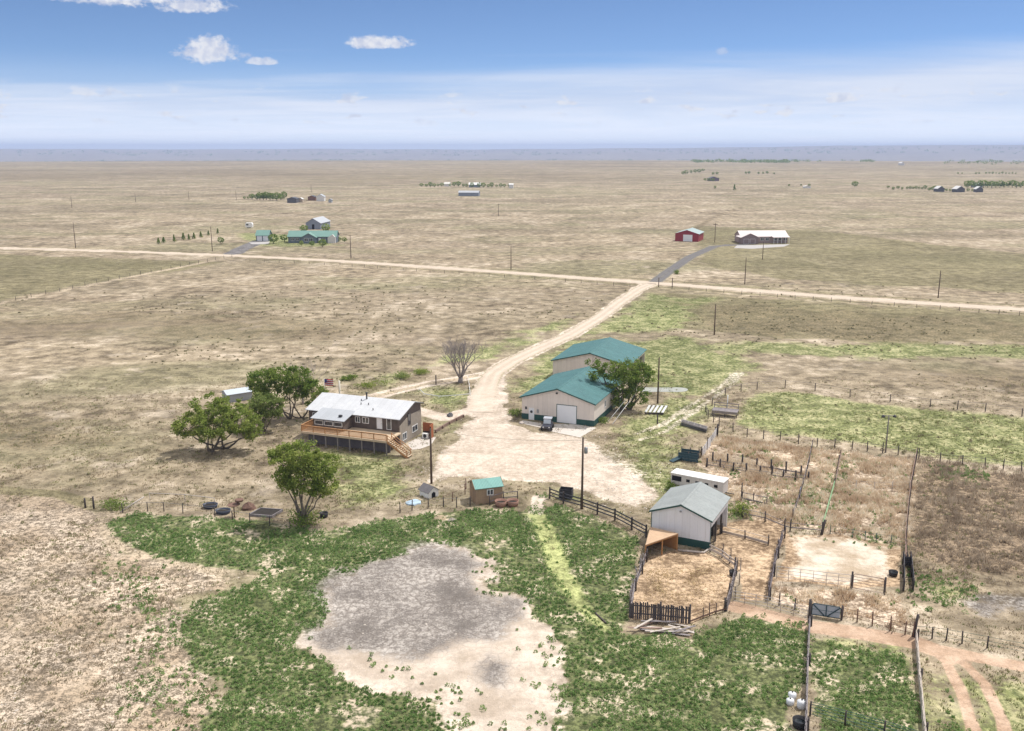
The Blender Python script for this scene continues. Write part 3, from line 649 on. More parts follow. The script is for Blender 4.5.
def make_tree(name, label, px, py, stems, lobes, nclu, per, lsize, leaf, trunk_r=.28, rad=.62, dead_twigs=0, group=None, hang=0.0):
    """stems: bases of trunks (dx,dy); lobes: (x,y,z,rx,ry,rz) in metres from the base"""
    root = thing(name, label, 'tree', G(px, py), 0, group)
    tb = MB(); cl = []
    vol = np.array([a[3] * a[4] * a[5] for a in lobes]) ** .75; vol = vol / vol.sum()
    for li, (lx, ly, lz, rx, ry, rz) in enumerate(lobes):
        sx, sy = stems[li % len(stems)]
        base = (sx, sy, -.15); lc = Vector((lx, ly, lz - rz * .35)); r0 = trunk_r * random.uniform(.65, 1.0)
        pts = curve(base, lc, -.02 + .12 * (li % 2), 6)
        tb.tube(pts, [r0 * (1 - .72 * i / 6) * (1.35 if i == 0 else 1) for i in range(7)], 7)
        n = max(3, int(nclu * vol[li]))
        for k in range(n):
            d = Vector((random.gauss(0, 1), random.gauss(0, 1), random.gauss(.15, .9))).normalized(); q = random.uniform(.45, 1.0) ** .5
            c = Vector((lx + d.x * rx * q, ly + d.y * ry * q, lz + d.z * rz * q))
            if random.random() < .12: c += d * rad * .8
            cl.append(c)
            if k % 3 == 0: tb.tube(curve(lc, c, .05, 3), [r0 * .24, r0 * .17, r0 * .1, r0 * .04], 5, False)
    for k in range(dead_twigs):
        lx, ly, lz, rx, ry, rz = random.choice(lobes); a = Vector((lx, ly, lz)); e = a + Vector((random.uniform(-1, 1) * rx, random.uniform(-1, 1) * ry, rz * random.uniform(1.1, 1.7)))
        tb.tube(curve(a, e, -.05, 4), [.05, .04, .03, .02, .012], 4, False)
    tb.build('trunk', bark, root)
    cl = np.array([tuple(c) for c in cl]); n = len(cl); sz = rng.uniform(.6, 1.25, n)
    ci = np.repeat(np.arange(n), per); off = rng.normal(size=(n * per, 3)) * (rad * sz[ci] * .62)[:, None]; off[:, 2] *= .75; off[:, 2] -= hang * np.abs(rng.normal(size=n * per)) * rad
    P = cl[ci] + off; P[:, 2] = np.maximum(P[:, 2], .1)
    quads_obj('crown', leaf_quads(P, .8, np.full(n * per, lsize)), leaf, root)
    return root
T1 = make_tree('broadleaf_tree', 'wide low-crowned tree with leaning twin trunks standing farthest to the left of the house', 213, 452, [(0, 0), (1.3, 1.6), (-.8, .4)],
    [(-3.0, 0, 4.4, 2.7, 3.0, 1.7), (1.2, -.5, 4.9, 3.0, 3.0, 2.0), (4.4, .5, 4.6, 2.6, 2.8, 2.2), (.4, -1.2, 3.6, 2.6, 2, 1.2), (6, 1, 3.6, 1.5, 2, 1.6), (-.8, 1.8, 6.4, 2.8, 2.6, 1.9), (2.6, 2, 6.4, 2.4, 2.4, 1.7), (-4.3, .6, 3.6, 1.3, 1.6, 1.1), (5.2, -.6, 2.9, 1.4, 1.5, 1.2)], 240, 58, .18, leafA, .2, .50)
T2 = make_tree('broadleaf_tree', 'tall dense dark green tree rising behind the left end of the house roof', 290, 419, [(0, 0), (2.0, .6)],
    [(-4.2, .5, 6.6, 2.6, 2.8, 2.2), (-1.2, 0, 7.4, 2.6, 2.8, 2.2), (1.8, 0, 6.4, 2.6, 2.8, 2.6), (4.2, 0, 4.6, 1.9, 2.2, 2.4), (0, 1, 5.2, 2.6, 2.4, 1.9), (-4.6, -.5, 4.6, 1.8, 2, 1.5)], 240, 58, .18, leafB, .2, .50, dead_twigs=4)
T3 = make_tree('broadleaf_tree', 'small pale green tree squeezed between two bigger trees left of the house', 264, 431, [(0, 0)],
    [(0, 0, 4.6, 2.0, 2.0, 1.6), (1.9, .2, 4.2, 1.6, 1.7, 1.5), (-1.4, 0, 3.6, 1.5, 1.6, 1.2), (.4, 0, 2.6, 1.2, 1.3, 1.0)], 100, 55, .18, leafC, .13, .5)
T4 = make_tree('broadleaf_tree', 'leafy tree standing alone in front of the deck at the edge of the weeds', 302, 522, [(0, 0)],
    [(-1.9, 0, 8.0, 1.9, 2.0, 2.0), (.3, 0, 8.6, 2.2, 2.2, 1.9), (2.4, 0, 7.2, 2.2, 2.2, 1.9), (3.0, -.3, 5.2, 1.5, 1.6, 1.5), (.4, .3, 6.0, 2.4, 2.4, 2.2), (-1.6, 0, 5.6, 1.2, 1.3, 1.2), (1.9, 0, 4.2, 1.2, 1.2, .9)], 210, 60, .17, leafA, .2, .48, hang=.35)
T5 = make_tree('broadleaf_tree', 'big uneven dark tree growing against the right side of the garage', 622, 410, [(0, 0), (1.4, .4)],
    [(-5.2, 1.5, 8.3, 1.0, 1.2, 1.0), (-4.2, .4, 6.0, 1.4, 1.5, 1.2), (-1.6, .5, 6.9, 2.4, 2.4, 1.8), (1.0, 0, 7.0, 2.3, 2.3, 1.8), (3.2, 0, 6.3, 1.8, 2.0, 1.6), (4.6, .5, 5.8, 1.3, 1.4, 1.2), (0, 0, 5.0, 3.0, 2.6, 2.1), (2.4, -.5, 3.0, 2.2, 2.2, 1.9), (-.8, -.3, 2.2, 2.2, 2.0, 1.7), (3.0, 1.5, 7.8, .9, 1.0, 1.1)], 205, 56, .18, leafB, .2, .52, dead_twigs=12)
def bare_tree(name, label, px, py, h, w, mlt, depth=6, thick=.32, nst=6):
    root = thing(name, label, 'tree', G(px, py)); tb = MB(); tw = MB()
    def grow(p, d, L, r, k):
        n = 3; pts = [p]; dd = d.copy()
        for i in range(n):
            dd = (dd + Vector((random.uniform(-1, 1), random.uniform(-1, 1), random.uniform(-.3, .5))) * .14).normalized(); pts.append(pts[-1] + dd * L / n)
        (tb if k > depth - 3 else tw).tube(pts, [r, r * .9, r * .8, r * .68], 6 if k > 2 else 4, False)
        if k <= 0: return
        for j in range(random.choice((2, 3, 3)) if k > 1 else 3):
            a = random.uniform(0, 6.28); sp = random.uniform(.3, .75)
            e = (dd + Vector((math.cos(a), math.sin(a), random.uniform(-.1, .45))) * sp).normalized()
            grow(pts[-1] if j < 2 else pts[-2], e, L * random.uniform(.66, .86), r * random.uniform(.5, .66), k - 1)
    tb.tube([(0, 0, -.2), (0, 0, .5), (.05, 0, 1.1)], [thick * 1.5, thick * 1.1, thick], 9)
    for j in range(nst):
        a = 6.28 * j / nst + random.uniform(-.3, .3)
        grow(Vector((math.cos(a) * .1, math.sin(a) * .1, .9)), Vector((math.cos(a) * w, math.sin(a) * w, 1)).normalized(), h * .30, thick * .5, depth - 1)
    tb.build('trunk', mlt, root); tw.build('crown', mlt, root); return root
bare_tree('bare_tree', 'leafless vase-shaped grey tree beside the fork of the driveway', 460.5, 382.5, 8.6, .60, grey_bark, 6, .42, 7)
bare_tree('bare_tree', 'dead leafless tree poking above the dense trees left of the house', 303, 404, 8.6, .42, mat('pale_dead_wood', (.36, .31, .30), .95, .2), 5, .18, 5)

# far trees: one low crown mesh per kind, copied
def far_tree(name, label, kind, group):
    tb = MB(); tb.tube([(0, 0, 0), (0, 0, .5)], [.04, .03], 5); V = []
    o = thing(name, label, 'tree', (0, 0, 0), 0, group); tb.build('trunk', bark, o)
    n = 170; t = rng.random(n); a = rng.uniform(0, 6.28, n)
    if kind == 'cone': r = (1 - t) * .30 * np.sqrt(rng.random(n)) + .02; z = .1 + t * .9
    else:
        d = rng.normal(size=(n, 3)); d /= np.linalg.norm(d, axis=1)[:, None]; d *= (rng.uniform(.5, 1.05, n) ** .5)[:, None]
        c = np.stack([d[:, 0] * .46, d[:, 1] * .46, .58 + d[:, 2] * .40], 1)
    if kind == 'cone': c = np.stack([np.cos(a) * r, np.sin(a) * r, z], 1)
    quads_obj('crown', leaf_quads(c, .8, np.full(n, .10 if kind != 'cone' else .085)), leafB if kind != 'pale' else leafA, o); return o
def far_row(name, label, kind, group, spots):
    """spots: (px, py base, height in px)"""
    proto = None
    for px, py, hp in spots:
        b = G(px, py); dist = math.hypot(b.y, CAM_H); h = hp * dist / FPX; w = h * random.uniform(.85, 1.3)
        if proto is None: proto = far_tree(name, label, kind, group); o = proto; o.location = b; o.scale = (w, w, h)
        else: o = copy_thing(proto, b, random.uniform(0, 6), scale=(w, w, h))
        o.rotation_euler = (0, 0, random.uniform(0, 6))
j = lambda a, b: random.uniform(a, b)
far_row('conifer', 'small young conifer in the planted row beside the far gravel road', 'cone', 'young conifers in a planted row',
    [(158.7, 244, 6), (163.7, 243, 6), (174.3, 242, 7.5), (183.6, 240, 7), (189, 240, 6), (194, 239, 6), (201, 237.5, 6), (208.5, 235.5, 5), (217.8, 233.5, 5)])
far_row('shrub', 'round shrub at the near end of the young conifer row', 'round', None, [(221, 244, 7)])
for o_ in list(C.objects):
    if o_.get('category') == 'tree' and o_.name.startswith('shrub'): o_['category'] = 'shrub'
    if o_.get('group') is None and 'group' in o_.keys(): del o_['group']
far_row('windbreak_tree', 'dark tree in the short windbreak beside the far-left farmstead', 'round', 'trees of the far-left windbreak',
    [(244.5, 199.3, 3), (248, 199, 2.5), (252, 199.3, 5.5), (257, 200, 5.5), (260, 200, 7.5), (263.5, 200, 7), (266.5, 200, 8), (270, 200, 7), (273, 200.2, 7), (277, 200.5, 8), (281, 200, 6), (284, 199.2, 7.5)])
far_row('windbreak_tree', 'dark tree in the long windbreak row on the middle of the plain', 'round', 'trees of the long windbreak row',
    [(421.5 + i * 4.15 + j(-.8, .8), 186.8 + j(-.3, .6) + (.6 if i > 11 else 0), j(3, 5.2)) for i in range(22) if i not in (6, 13)])
far_row('far_tree', 'dark tree in the clump at the right, left of the pale track end', 'round', 'trees of the pale track clump', [(683, 175, 4), (686, 174.5, 4.5), (691, 173.5, 3.5), (695, 173.3, 4), (699, 173, 4), (703, 171.5, 3), (713, 175, 3), (717, 174.8, 3), (705, 181, 3), (709, 181.5, 3.5), (713, 181.3, 3), (718, 180, 2.5)])
far_row('far_tree', 'small lone dark bush below the pale track clump', 'round', None, [(715, 189, 3.2)])
far_row('far_tree', 'narrow lone tree on the plain right of the lone dark bush', 'cone', None, [(734.3, 190.5, 6)])
far_row('far_tree', 'large lone round tree out on the plain at the right', 'round', None, [(854.8, 187.2, 6)])
far_row('far_tree', 'tiny tree in the thin row beyond the lone dark bush', 'round', 'trees of the thin far row', [(746, 174, 2.5), (749, 174, 2.8), (758.5, 174.3, 2.5), (763, 174.2, 2.5), (767, 174, 2.8), (774, 174.5, 2), (789, 186.5, 2.5), (801, 186, 2), (809, 186.5, 3)])
far_row('far_tree', 'young tree in the orchard-like row left of the far-right houses', 'round', 'trees of the row by the far-right houses',
    [(888, 188, 2.5), (893, 190, 3.2), (898, 189, 3), (902, 190, 3)] + [(907 + i * 3.0, 189.4, j(2.5, 4.2)) for i in range(7)] + [(929 + i * 2.9, 190.5 + j(-1, 1), j(2.5, 4.5)) for i in range(7)] + [(950, 191.8, 3), (953.5, 191.8, 3), (968, 191.5, 3), (972, 191.5, 2.5)])
far_row('far_tree', 'full-crowned tree in the thick grove at the far right edge', 'round', 'trees of the far right grove',
    [(967 + i * 4.1, 187.8 + j(-.4, .4), j(5, 7.8)) for i in range(16)])
far_row('far_tree', 'tiny tree in the distant line above the thick grove', 'round', 'trees of the line above the grove', [(958, 174, 1.8), (962, 174, 1.6), (976, 174.2, 2), (979, 174.2, 2)] + [(986 + i * 3.3, 174 + j(-.2, .2), j(1.5, 2.6)) for i in range(10)])
yard_spots = [(273.5, 243.8, 10, 'round dark tree between the garage and the green-roofed house'), (284.5, 241.5, 7, 'bushy tree touching the left end of the green-roofed house'), (304, 233, 8, 'brownish tree left of the grey-blue far shed'),
              (326, 232.5, 9, 'bright green tree right of the grey-blue far shed'), (301.5, 246, 5.5, 'pale round shrub on the green-roofed house front lawn'), (312, 246, 5, 'small dark shrub on the green-roofed house front lawn'), (322.5, 247, 8, 'largest shrub on the green-roofed house front lawn, at its right'), (339, 241.5, 4.5, 'low shrub just right of the green-roofed house'), (344.5, 242, 4.5, 'low shrub farther right of the green-roofed house')]
for px_, py_, h_, lb in yard_spots: far_row('yard_tree', lb, 'pale' if 'pale' in lb or 'bright' in lb else 'round', None, [(px_, py_, h_)])
for o_ in list(C.objects):
    if 'group' in o_.keys() and o_.get('group') is None: del o_['group']

def build_distant_woods():
    """thin belts of trees miles away, read as one mass"""
    cs = []; sz = []
    def belt(d0, d1, a0, a1, n, z0, s0, s1):
        d = rng.uniform(d0, d1, n); a = rng.uniform(a0, a1, n)
        k = fbm(a * 40, d / 300, 1.0, 21) > .40; d, a = d[k], a[k]
        x = d * np.sin(a); y = d * np.cos(a); cs.append(np.stack([x, y, terrain(x, y)], 1)); sz.append(rng.uniform(s0, s1, len(x)))
    belt(8800, 10000, -.75, .30, 900, 0, 12, 22); belt(11500, 13500, -.7, .6, 500, 0, 14, 24); belt(3300, 3600, .185, .29, 120, 0, 6, 11); belt(3600, 3900, .28, .36, 40, 0, 6, 9); belt(5600, 6400, .2, .75, 260, 0, 9, 15); belt(3200, 3900, .42, .6, 60, 0, 5, 9)
    c = np.concatenate(cs); s = np.concatenate(sz); n = 16; ci = np.repeat(np.arange(len(c)), n)
    d = rng.normal(size=(len(ci), 3)); d /= np.linalg.norm(d, axis=1)[:, None]
    P = c[ci] + d * s[ci][:, None] * np.array([1.1, 1.1, .42]) ; P[:, 2] += s[ci] * .45
    tag(quads_obj('distant_woods', leaf_quads(P, .8, s[ci] * .35), leafB), kind='stuff')
build_distant_woods()

# low bushes
def bush(name, label, px, py, r, h, leaf, cat='shrub', group=None, proto=None):
    o = thing(name, label, cat, G(px, py), 0, group); n = int(150 + 260 * r)
    sb = MB()
    for k in range(6):
        a = k * 1.05; sb.tube([(0, 0, -.05), (math.cos(a) * r * .3, math.sin(a) * r * .3, h * .4), (math.cos(a) * r * .7, math.sin(a) * r * .6, h * .8)], [.03, .02, .01], 4)
    sb.build('stem', bark, o)
    nc = 9; cc = np.stack([rng.normal(0, r * .42, nc), rng.normal(0, r * .42, nc), rng.uniform(.25, .75, nc) * h], 1); ci = rng.integers(0, nc, n)
    P = cc[ci] + rng.normal(size=(n, 3)) * np.array([r * .3, r * .3, h * .16]); P[:, 2] = np.clip(P[:, 2], .05, h * 1.1)
    quads_obj('foliage', leaf_quads(P, .8, np.full(n, .14)), leaf, o); return o
bush('shrub', 'yellow-green bush beside the driveway behind the house', 404, 378.5, 2.2, 1.3, leafC)
bush('shrub', 'dark low bush right of the yellow-green bush behind the house', 420, 375, 2.0, 1.1, leafA)
bush('shrub', 'low dark bush close behind the house roof', 369, 387, 2.2, 1.2, leafA)
bush('shrub', 'small dark bush on open grass behind the house ridge', 352, 379, 1.3, .9, leafB)
bush('shrub', 'tiny dark bush left of the bush on open grass', 345, 380, 1.0, .8, leafB)
bush('shrub', 'leafy shrub at the right rear corner of the white shed', 740, 514, 1.4, 1.5, leafA)
bush('shrub', 'dark round bush at the left end of the long white trailer', 671, 490, .9, 1.2, leafB)
bush('shrub', 'green shrub at the garage left front corner', 515, 414, 1.5, 1.0, leafC)
bush('shrub', 'low bush under the tall utility pole right of the garage', 605, 422, 1.2, .7, leafC)
bush('shrub', 'dark bush beside the road gate posts', 677.5, 274, 1.3, 1.6, leafB)
bush('shrub', 'ragged dark undergrowth at the foot of the lone tree by the weeds', 304, 524, 2.4, 1.6, leafB)
bush('shrub', 'pale brushy shrub below the house at the left paddock fence', 118, 508, 1.6, .9, leafC)

# ---------------------------------------------------------------- buildings
glass = glass_mat()
white_trim = mat('white_trim', (.78, .78, .77), .5, .06)
def win(root, o, ux, uy, n, w, h, frame_m, pane_m=None, name='window', mullion=True, label=None, d=.05):
    """window or door centred at o on a wall; u is the wall direction, n the outward normal"""
    o = Vector(o); U = Vector((ux, uy, 0)); N = Vector(n); Z = Vector((0, 0, 1)); f = MB(); t = .09
    def slab(a0, a1, b0, b1, dep, base=0.004):
        pts = [o + U * a + Z * b + N * base for a, b in ((a0, b0), (a1, b0), (a1, b1), (a0, b1))]; return pts, N * dep
    for r in ((-w/2, w/2, -h/2, -h/2 + t), (-w/2, w/2, h/2 - t, h/2), (-w/2, -w/2 + t, -h/2 + t, h/2 - t), (w/2 - t, w/2, -h/2 + t, h/2 - t)):
        f.prism(*slab(*r, d))
    if mullion: f.prism(*slab(-t/2, t/2, -h/2 + t, h/2 - t, d * .8))
    fo = f.build(name, frame_m, root)
    g = MB()
    if mullion:
        g.prism(*slab(-w/2 + t, -t/2, -h/2 + t, h/2 - t, d * .4)); g.prism(*slab(t/2, w/2 - t, -h/2 + t, h/2 - t, d * .4))
    else: g.prism(*slab(-w/2 + t, w/2 - t, -h/2 + t, h/2 - t, d * .4))
    g.build('pane' if name == 'window' else 'panel', pane_m or glass, fo)
    if label: fo['label'] = label
    return fo
def gable(name, label, cat, x, y, yaw, w, l, h, r, wall_m, roof_m, trim_m=None, rx=.5, along='v', oh=.3, t=.14, open_side=None, nposts=3, skirt=None, skirt_h=1.0, group=None, rt=.10, header=.8, hr=None, z0=-.2):
    """front runs along local +x at y=0; 'v': ridge along y, 'u': ridge along x. hr = eave height at the far side"""
    root = thing(name, label, cat, (x, y, 0), yaw, group); W = MB()
    hr = hr or h
    if along == 'v':
        top = lambda u: h + (r - h) * (u / (w * rx)) if u <= w * rx else r + (hr - r) * ((u - w * rx) / (w - w * rx))
        for y0 in (0, l - t): W.prism([(0, y0, z0), (w, y0, z0), (w, y0, hr - .02), (w * rx, y0, r - .02), (0, y0, h - .02)], (0, t, 0))
        W.box(0, t, t, l - t, z0, h - .02)
        if open_side == 'right':
            W.box(w - t, w, t, l - t, hr - header, hr - .02)
            pm = MB()
            for k in range(nposts + 1):
                yy = t + (l - 2 * t - .2) * k / nposts
                if 0 < k < nposts: MB().box(w - .2, w - .003, yy, yy + .2, z0, hr - header - .002).build('post', mat('shed_post', (.10, .085, .075), .9, .2), root)
        else: W.box(w - t, w, t, l - t, z0, hr - .02)
        sl, sr = (r - h) / (w * rx), (r - hr) / (w - w * rx)
        prof = [(-oh, h - oh * sl), (w * rx, r), (w + oh, hr - oh * sr), (w + oh, hr - oh * sr + rt), (w * rx, r + rt), (-oh, h - oh * sl + rt)]
        MB().prism([(a, -oh, b) for a, b in prof], (0, l + 2 * oh, 0)).build('roof', roof_m, root)
        if trim_m:
            for yy in (-oh - .04, l + oh + .003):
                MB().prism([(a, yy, b + e) for (a, b), e in zip(prof[:3] + prof[2::-1], (-.1, -.1, -.1, .1, .1, .1))], (0, .035, 0)).build('trim', trim_m, root)
            MB().prism([(w * rx - .22, -oh, r + rt - .22 * sl + .012), (w * rx, -oh, r + rt + .012), (w * rx + .22, -oh, r + rt - .22 * sr + .012), (w * rx + .22, -oh, r + rt - .22 * sr + .04), (w * rx, -oh, r + rt + .05), (w * rx - .22, -oh, r + rt - .22 * sl + .04)], (0, l + 2 * oh, 0)).build('ridge_cap', roof_m, root)
    else:
        for x0 in (0, w - t): W.prism([(x0, 0, z0), (x0, l, z0), (x0, l, hr - .02), (x0, l * rx, r - .02), (x0, 0, h - .02)], (t, 0, 0))
        W.box(t, w - t, 0, t, z0, h - .02); W.box(t, w - t, l - t, l, z0, hr - .02)
        sf, sb = (r - h) / (l * rx), (r - hr) / (l - l * rx)
        prof = [(-oh, h - oh * sf), (l * rx, r), (l + oh, hr - oh * sb), (l + oh, hr - oh * sb + rt), (l * rx, r + rt), (-oh, h - oh * sf + rt)]
        MB().prism([(-oh, a, b) for a, b in prof], (w + 2 * oh, 0, 0)).build('roof', roof_m, root)
        if trim_m:
            for xx in (-oh - .04, w + oh + .003):
                MB().prism([(xx, a, b + e) for (a, b), e in zip(prof[:3] + prof[2::-1], (-.1, -.1, -.1, .1, .1, .1))], (.035, 0, 0)).build('trim', trim_m, root)
    W.build('wall', wall_m, root)
    if skirt:
        S = MB(); e = .02
        for seg in skirt_parts(w, l, skirt_h, e, open_side): S.box(*seg)
        S.build('wainscot', skirt, root)
    return root
def skirt_parts(w, l, sh, e, open_side):
    out = [(-e, w + e, -e, -.003, -.2, sh), (-e, -.003, .0, l, -.2, sh)]
    if open_side != 'right': out.append((w + .003, w + e, .0, l, -.2, sh))
    return out

beige = mat('beige_metal_siding', (.74, .665, .60), .55, .04, .5, 3, rib=('X', 1.6), stain=(.62, .55, .49))
teal_roof = mat('teal_metal_roof', (.06, .158, .162), .62, .16, .5, 2, rib=('Y', 1.6), spec=.25, stain=(.11, .215, .215))
dkgreen = mat('dark_green_metal', (.03, .085, .075), .5, .15)
whitewall = mat('white_metal_siding', (.82, .82, .84), .55, .03, .5, 3, rib=('X', 1.6), stain=(.72, .71, .70))
door_white = mat('white_door', (.80, .81, .83), .45, .04)
# garage
g = gable('garage', 'beige metal garage with a teal roof, white overhead door and a paved apron', 'garage', 1.7, 154.88, -.38, 12.85, 17.26, 3.92, 5.87, beige, teal_roof, dkgreen, skirt=dkgreen, oh=.35)
win(g, (8.05, 0, 1.62), 1, 0, (0, -1, 0), 3.6, 3.24, dkgreen, door_white, 'overhead_door', False)
dr = win(g, (1.75, 0, 1.05), 1, 0, (0, -1, 0), 1.0, 2.1, white_trim, door_white, 'door', False)
MB().lathe([(.0, 0), (.24, .0), (.24, .03), (.0, .03)], 14).build('pane', glass, dr, (1.75, -.07, 1.45)).rotation_euler = (R(90), 0, 0)
win(g, (12.85, 6.5, 2.3), 0, 1, (1, 0, 0), 1.0, 1.2, white_trim); win(g, (12.85, 11.5, 2.3), 0, 1, (1, 0, 0), 1.0, 1.2, white_trim)
MB().box(6.15, 6.45, -.28, -.01, 5.0, 5.22).build('lamp', mat('dark_metal', (.06, .06, .065), .5, .2, metal=.4), g)
MB().box(2.75, 3.05, -.14, -.01, 1.35, 1.95).build('meter_box', mat('grey_metal', (.32, .33, .34), .5, .15, metal=.3), g)
win(g, (.75, 0, 2.0), 1, 0, (0, -1, 0), .35, .45, mat('dark_metal', (0, 0, 0)), None, 'window', False)
# machine shed behind it
b = gable('machine_shed', 'large beige shed with teal roof and open bays, behind the garage', 'barn', 8.23, 184.65, -.34, 15.42, 16.13, 3.6, 5.6, beige, teal_roof, dkgreen, open_side='right', nposts=5, oh=.35, header=.7)
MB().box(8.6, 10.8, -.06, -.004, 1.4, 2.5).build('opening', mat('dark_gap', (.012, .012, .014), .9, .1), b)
# white shed in the corral
w_ = gable('livestock_barn', 'white metal barn with pale grey-green roof and an open right side by the dirt corral', 'barn', 16.41, 103.84, -.46, 7.1, 8.05, 3.62, 4.93, whitewall, mat('pale_sage_roof', (.30, .32, .315), .6, .14, .6, 3, rib=('Y', 1.6), spec=.25, stain=(.22, .26, .245)), dkgreen, open_side='right', nposts=3, oh=.22, header=.9)
MB().box(3.0, 7.12, -.03, -.004, -.2, .95).build('wainscot', dkgreen, w_)
for xx in (-.02, 7.06): MB().box(xx, xx + .07, -.045, -.0045, -.1, 3.5).build('corner_trim', dkgreen, w_)
MB().box(3.4, 3.62, -.2, -.01, 4.05, 4.2).build('lamp', mat('grey_metal', (.32, .33, .34)), w_)
MB().box(5.6, 6.4, 4.0, 5.2, -.1, 1.1).build('feed_bin', mat('dark_metal', (.06, .06, .065)), w_)
# house
brown = mat('brown_siding', (.125, .10, .088), .8, .18, 1.0, 6, rib=('Z', 2.2), stain=(.09, .072, .062))
taupe = mat('tan_stone_siding', (.30, .26, .215), .85, .16, 1.4, 5)
hroof = mat('white_metal_roof', (.58, .59, .61), .5, .09, .4, 2, rib=('X', 1.1), spec=.3, stain=(.48, .49, .51))
HX, HY, HA, HW, HL = -32.54, 144.97, -.36, 16.1, 7.7
h_ = gable('house', 'brown two-storey house with a long white metal roof and raised wooden deck', 'house', HX, HY, HA, HW, HL, 4.5, 5.9, brown, hroof, mat('dark_fascia', (.10, .095, .09), .6, .1), rx=.63, along='u', oh=.4, hr=5.1)
MB().prism([(HW + .004, .15, -.2), (HW + .004, HL - .0, -.2), (HW + .004, HL - .0, 4.05), (HW + .004, 3.2, 4.05), (HW + .004, .15, 3.2)], (.06, 0, 0)).build('gable_cladding', taupe, h_)
MB().box(.0, HW - .0, -.03, -.004, -.2, 2.25).build('lower_wall', mat('weathered_plum_boards', (.16, .14, .145), .9, .2, 1.2, 5), h_)
for xx, ww, hh, zz in ((8.9, .9, 1.0, 3.75), (10.3, 1.2, 1.0, 3.75)): win(h_, (xx, 0, zz - .1), 1, 0, (0, -1, 0), ww, hh, white_trim)
dw = win(h_, (12.75, 0, 3.5), 1, 0, (0, -1, 0), .95, 1.95, white_trim, door_white, 'door', False)
MB().box(13.06, 13.12, -.12, -.075, 3.35, 3.42).build('handle', mat('dark_metal', (.06, .06, .065)), dw)
win(h_, (14.4, 0, 3.5), 1, 0, (0, -1, 0), .85, 1.9, white_trim, glass, 'door', False); win(h_, (1.2, 0, 3.4), 1, 0, (0, -1, 0), 1.0, 1.2, white_trim)
win(h_, (HW + .064, 3.4, 3.5), 0, 1, (1, 0, 0), .95, 1.9, mat('dark_fascia', (0, 0, 0)), None, 'window', False)
win(h_, (HW + .064, 5.3, 1.5), 0, 1, (1, 0, 0), 1.9, 1.1, white_trim); win(h_, (HW + .064, 1.7, 1.2), 0, 1, (1, 0, 0), 1.4, 1.2, white_trim)
for xx in (2.6, 5.0, 7.4): win(h_, (xx, -.034, 1.55), 1, 0, (0, -1, 0), 1.7, .75, mat('dark_fascia', (0, 0, 0)), None, 'window', False)
win(h_, (9.6, -.034, 1.0), 1, 0, (0, -1, 0), .9, 1.9, mat('dark_fascia', (0, 0, 0)), mat('weathered_plum_boards', (0, 0, 0)), 'door', False)
# sun porch on the deck, its roof a step below the main one
MB().prism([(2.2, -3.0, 3.95), (2.2, 1.2, 4.78), (2.2, 1.2, 4.9), (2.2, -3.0, 4.05)], (6.0, 0, 0)).build('porch_roof', mat('pale_grey_metal_roof', (.42, .44, .47), .5, .08, .5, 3, rib=('X', 1.1)), h_)
pw = MB(); pw.box(2.5, 2.62, -2.7, -.035, 2.35, 3.98); pw.box(7.8, 7.92, -2.7, -.035, 2.35, 3.98); pw.box(2.62, 7.8, -2.7, -2.58, 2.35, 3.0); pw.box(2.62, 7.8, -2.7, -2.58, 3.75, 3.98); pw.build('porch_wall', brown, h_)
for k in range(3):
    win(h_, (3.55 + k * 1.7, -2.7, 3.37), 1, 0, (0, -1, 0), 1.55, .74, white_trim, None, 'window', False, d=.04)
# roof pipes
dm = mat('dark_metal', (.06, .06, .065)); zr = lambda yy: 4.5 + (5.9 - 4.5) * yy / (HL * .63) + .1
MB().tube([(8.2, 4.3, zr(4.3) - .1), (8.2, 4.3, zr(4.3) + .95)], .13, 8).lathe([(.2, 0), (.2, .12), (.02, .2)], 8, (8.2, 4.3, zr(4.3) + .95)).build('chimney', dm, h_)
for xx, yy in ((8.1, 2.6), (9.4, 2.7), (10.9, 1.4), (7.6, 3.6)): MB().tube([(xx, yy, zr(yy) - .1), (xx, yy, zr(yy) + .32)], .07, 6).build('roof_vent', dm, h_)
MB().box(6.6, 7.1, -1.9, -1.5, 4.2, 4.62).build('roof_vent', dm, h_)
# deck with rails, posts and stairs: parts of the house
dwood = mat('orange_brown_deck_boards', (.47, .25, .115), .75, .18, .8, 5, rib=('X', 2.4), stain=(.36, .19, .09))
lwood = mat('pale_deck_boards', (.56, .44, .31), .8, .15, .8, 5)
gpost = mat('grey_wood', (.25, .22, .20), .9, .2, 1.5, 7)
DL, DR, DD = 1.5, 16.5, 4.75
deck = MB().box(DL, DR, -DD, -.04, 2.12, 2.3).build('deck', lwood, h_)
MB().box(DL, DR, -DD - .05, -DD - .003, 2.0, 2.32).build('deck_fascia', lwood, deck)
def railing(p0, p1, par, solid=True):
    p0 = Vector(p0); p1 = Vector(p1); L = (p1 - p0).length; n = max(1, int(L / 1.9)); m = MB()
    m.beam(p0 + Vector((0, 0, 1.0)), p1 + Vector((0, 0, 1.0)), .15, .06)
    nb = int(L / .17)
    m.beam(p0 + Vector((0, 0, .12)), p1 + Vector((0, 0, .12)), .05, .09); m.beam(p0 + Vector((0, 0, .9)), p1 + Vector((0, 0, .9)), .05, .09)
    for k in range(nb + 1): q = p0.lerp(p1, k / nb); m.beam(q + Vector((0, 0, .1)), q + Vector((0, 0, .95)), .11 if solid else .05, .04)
    for k in range(n + 1): q = p0.lerp(p1, k / n); m.beam(q, q + Vector((0, 0, 1.03)), .11, .11)
    m.build('railing', dwood, par)
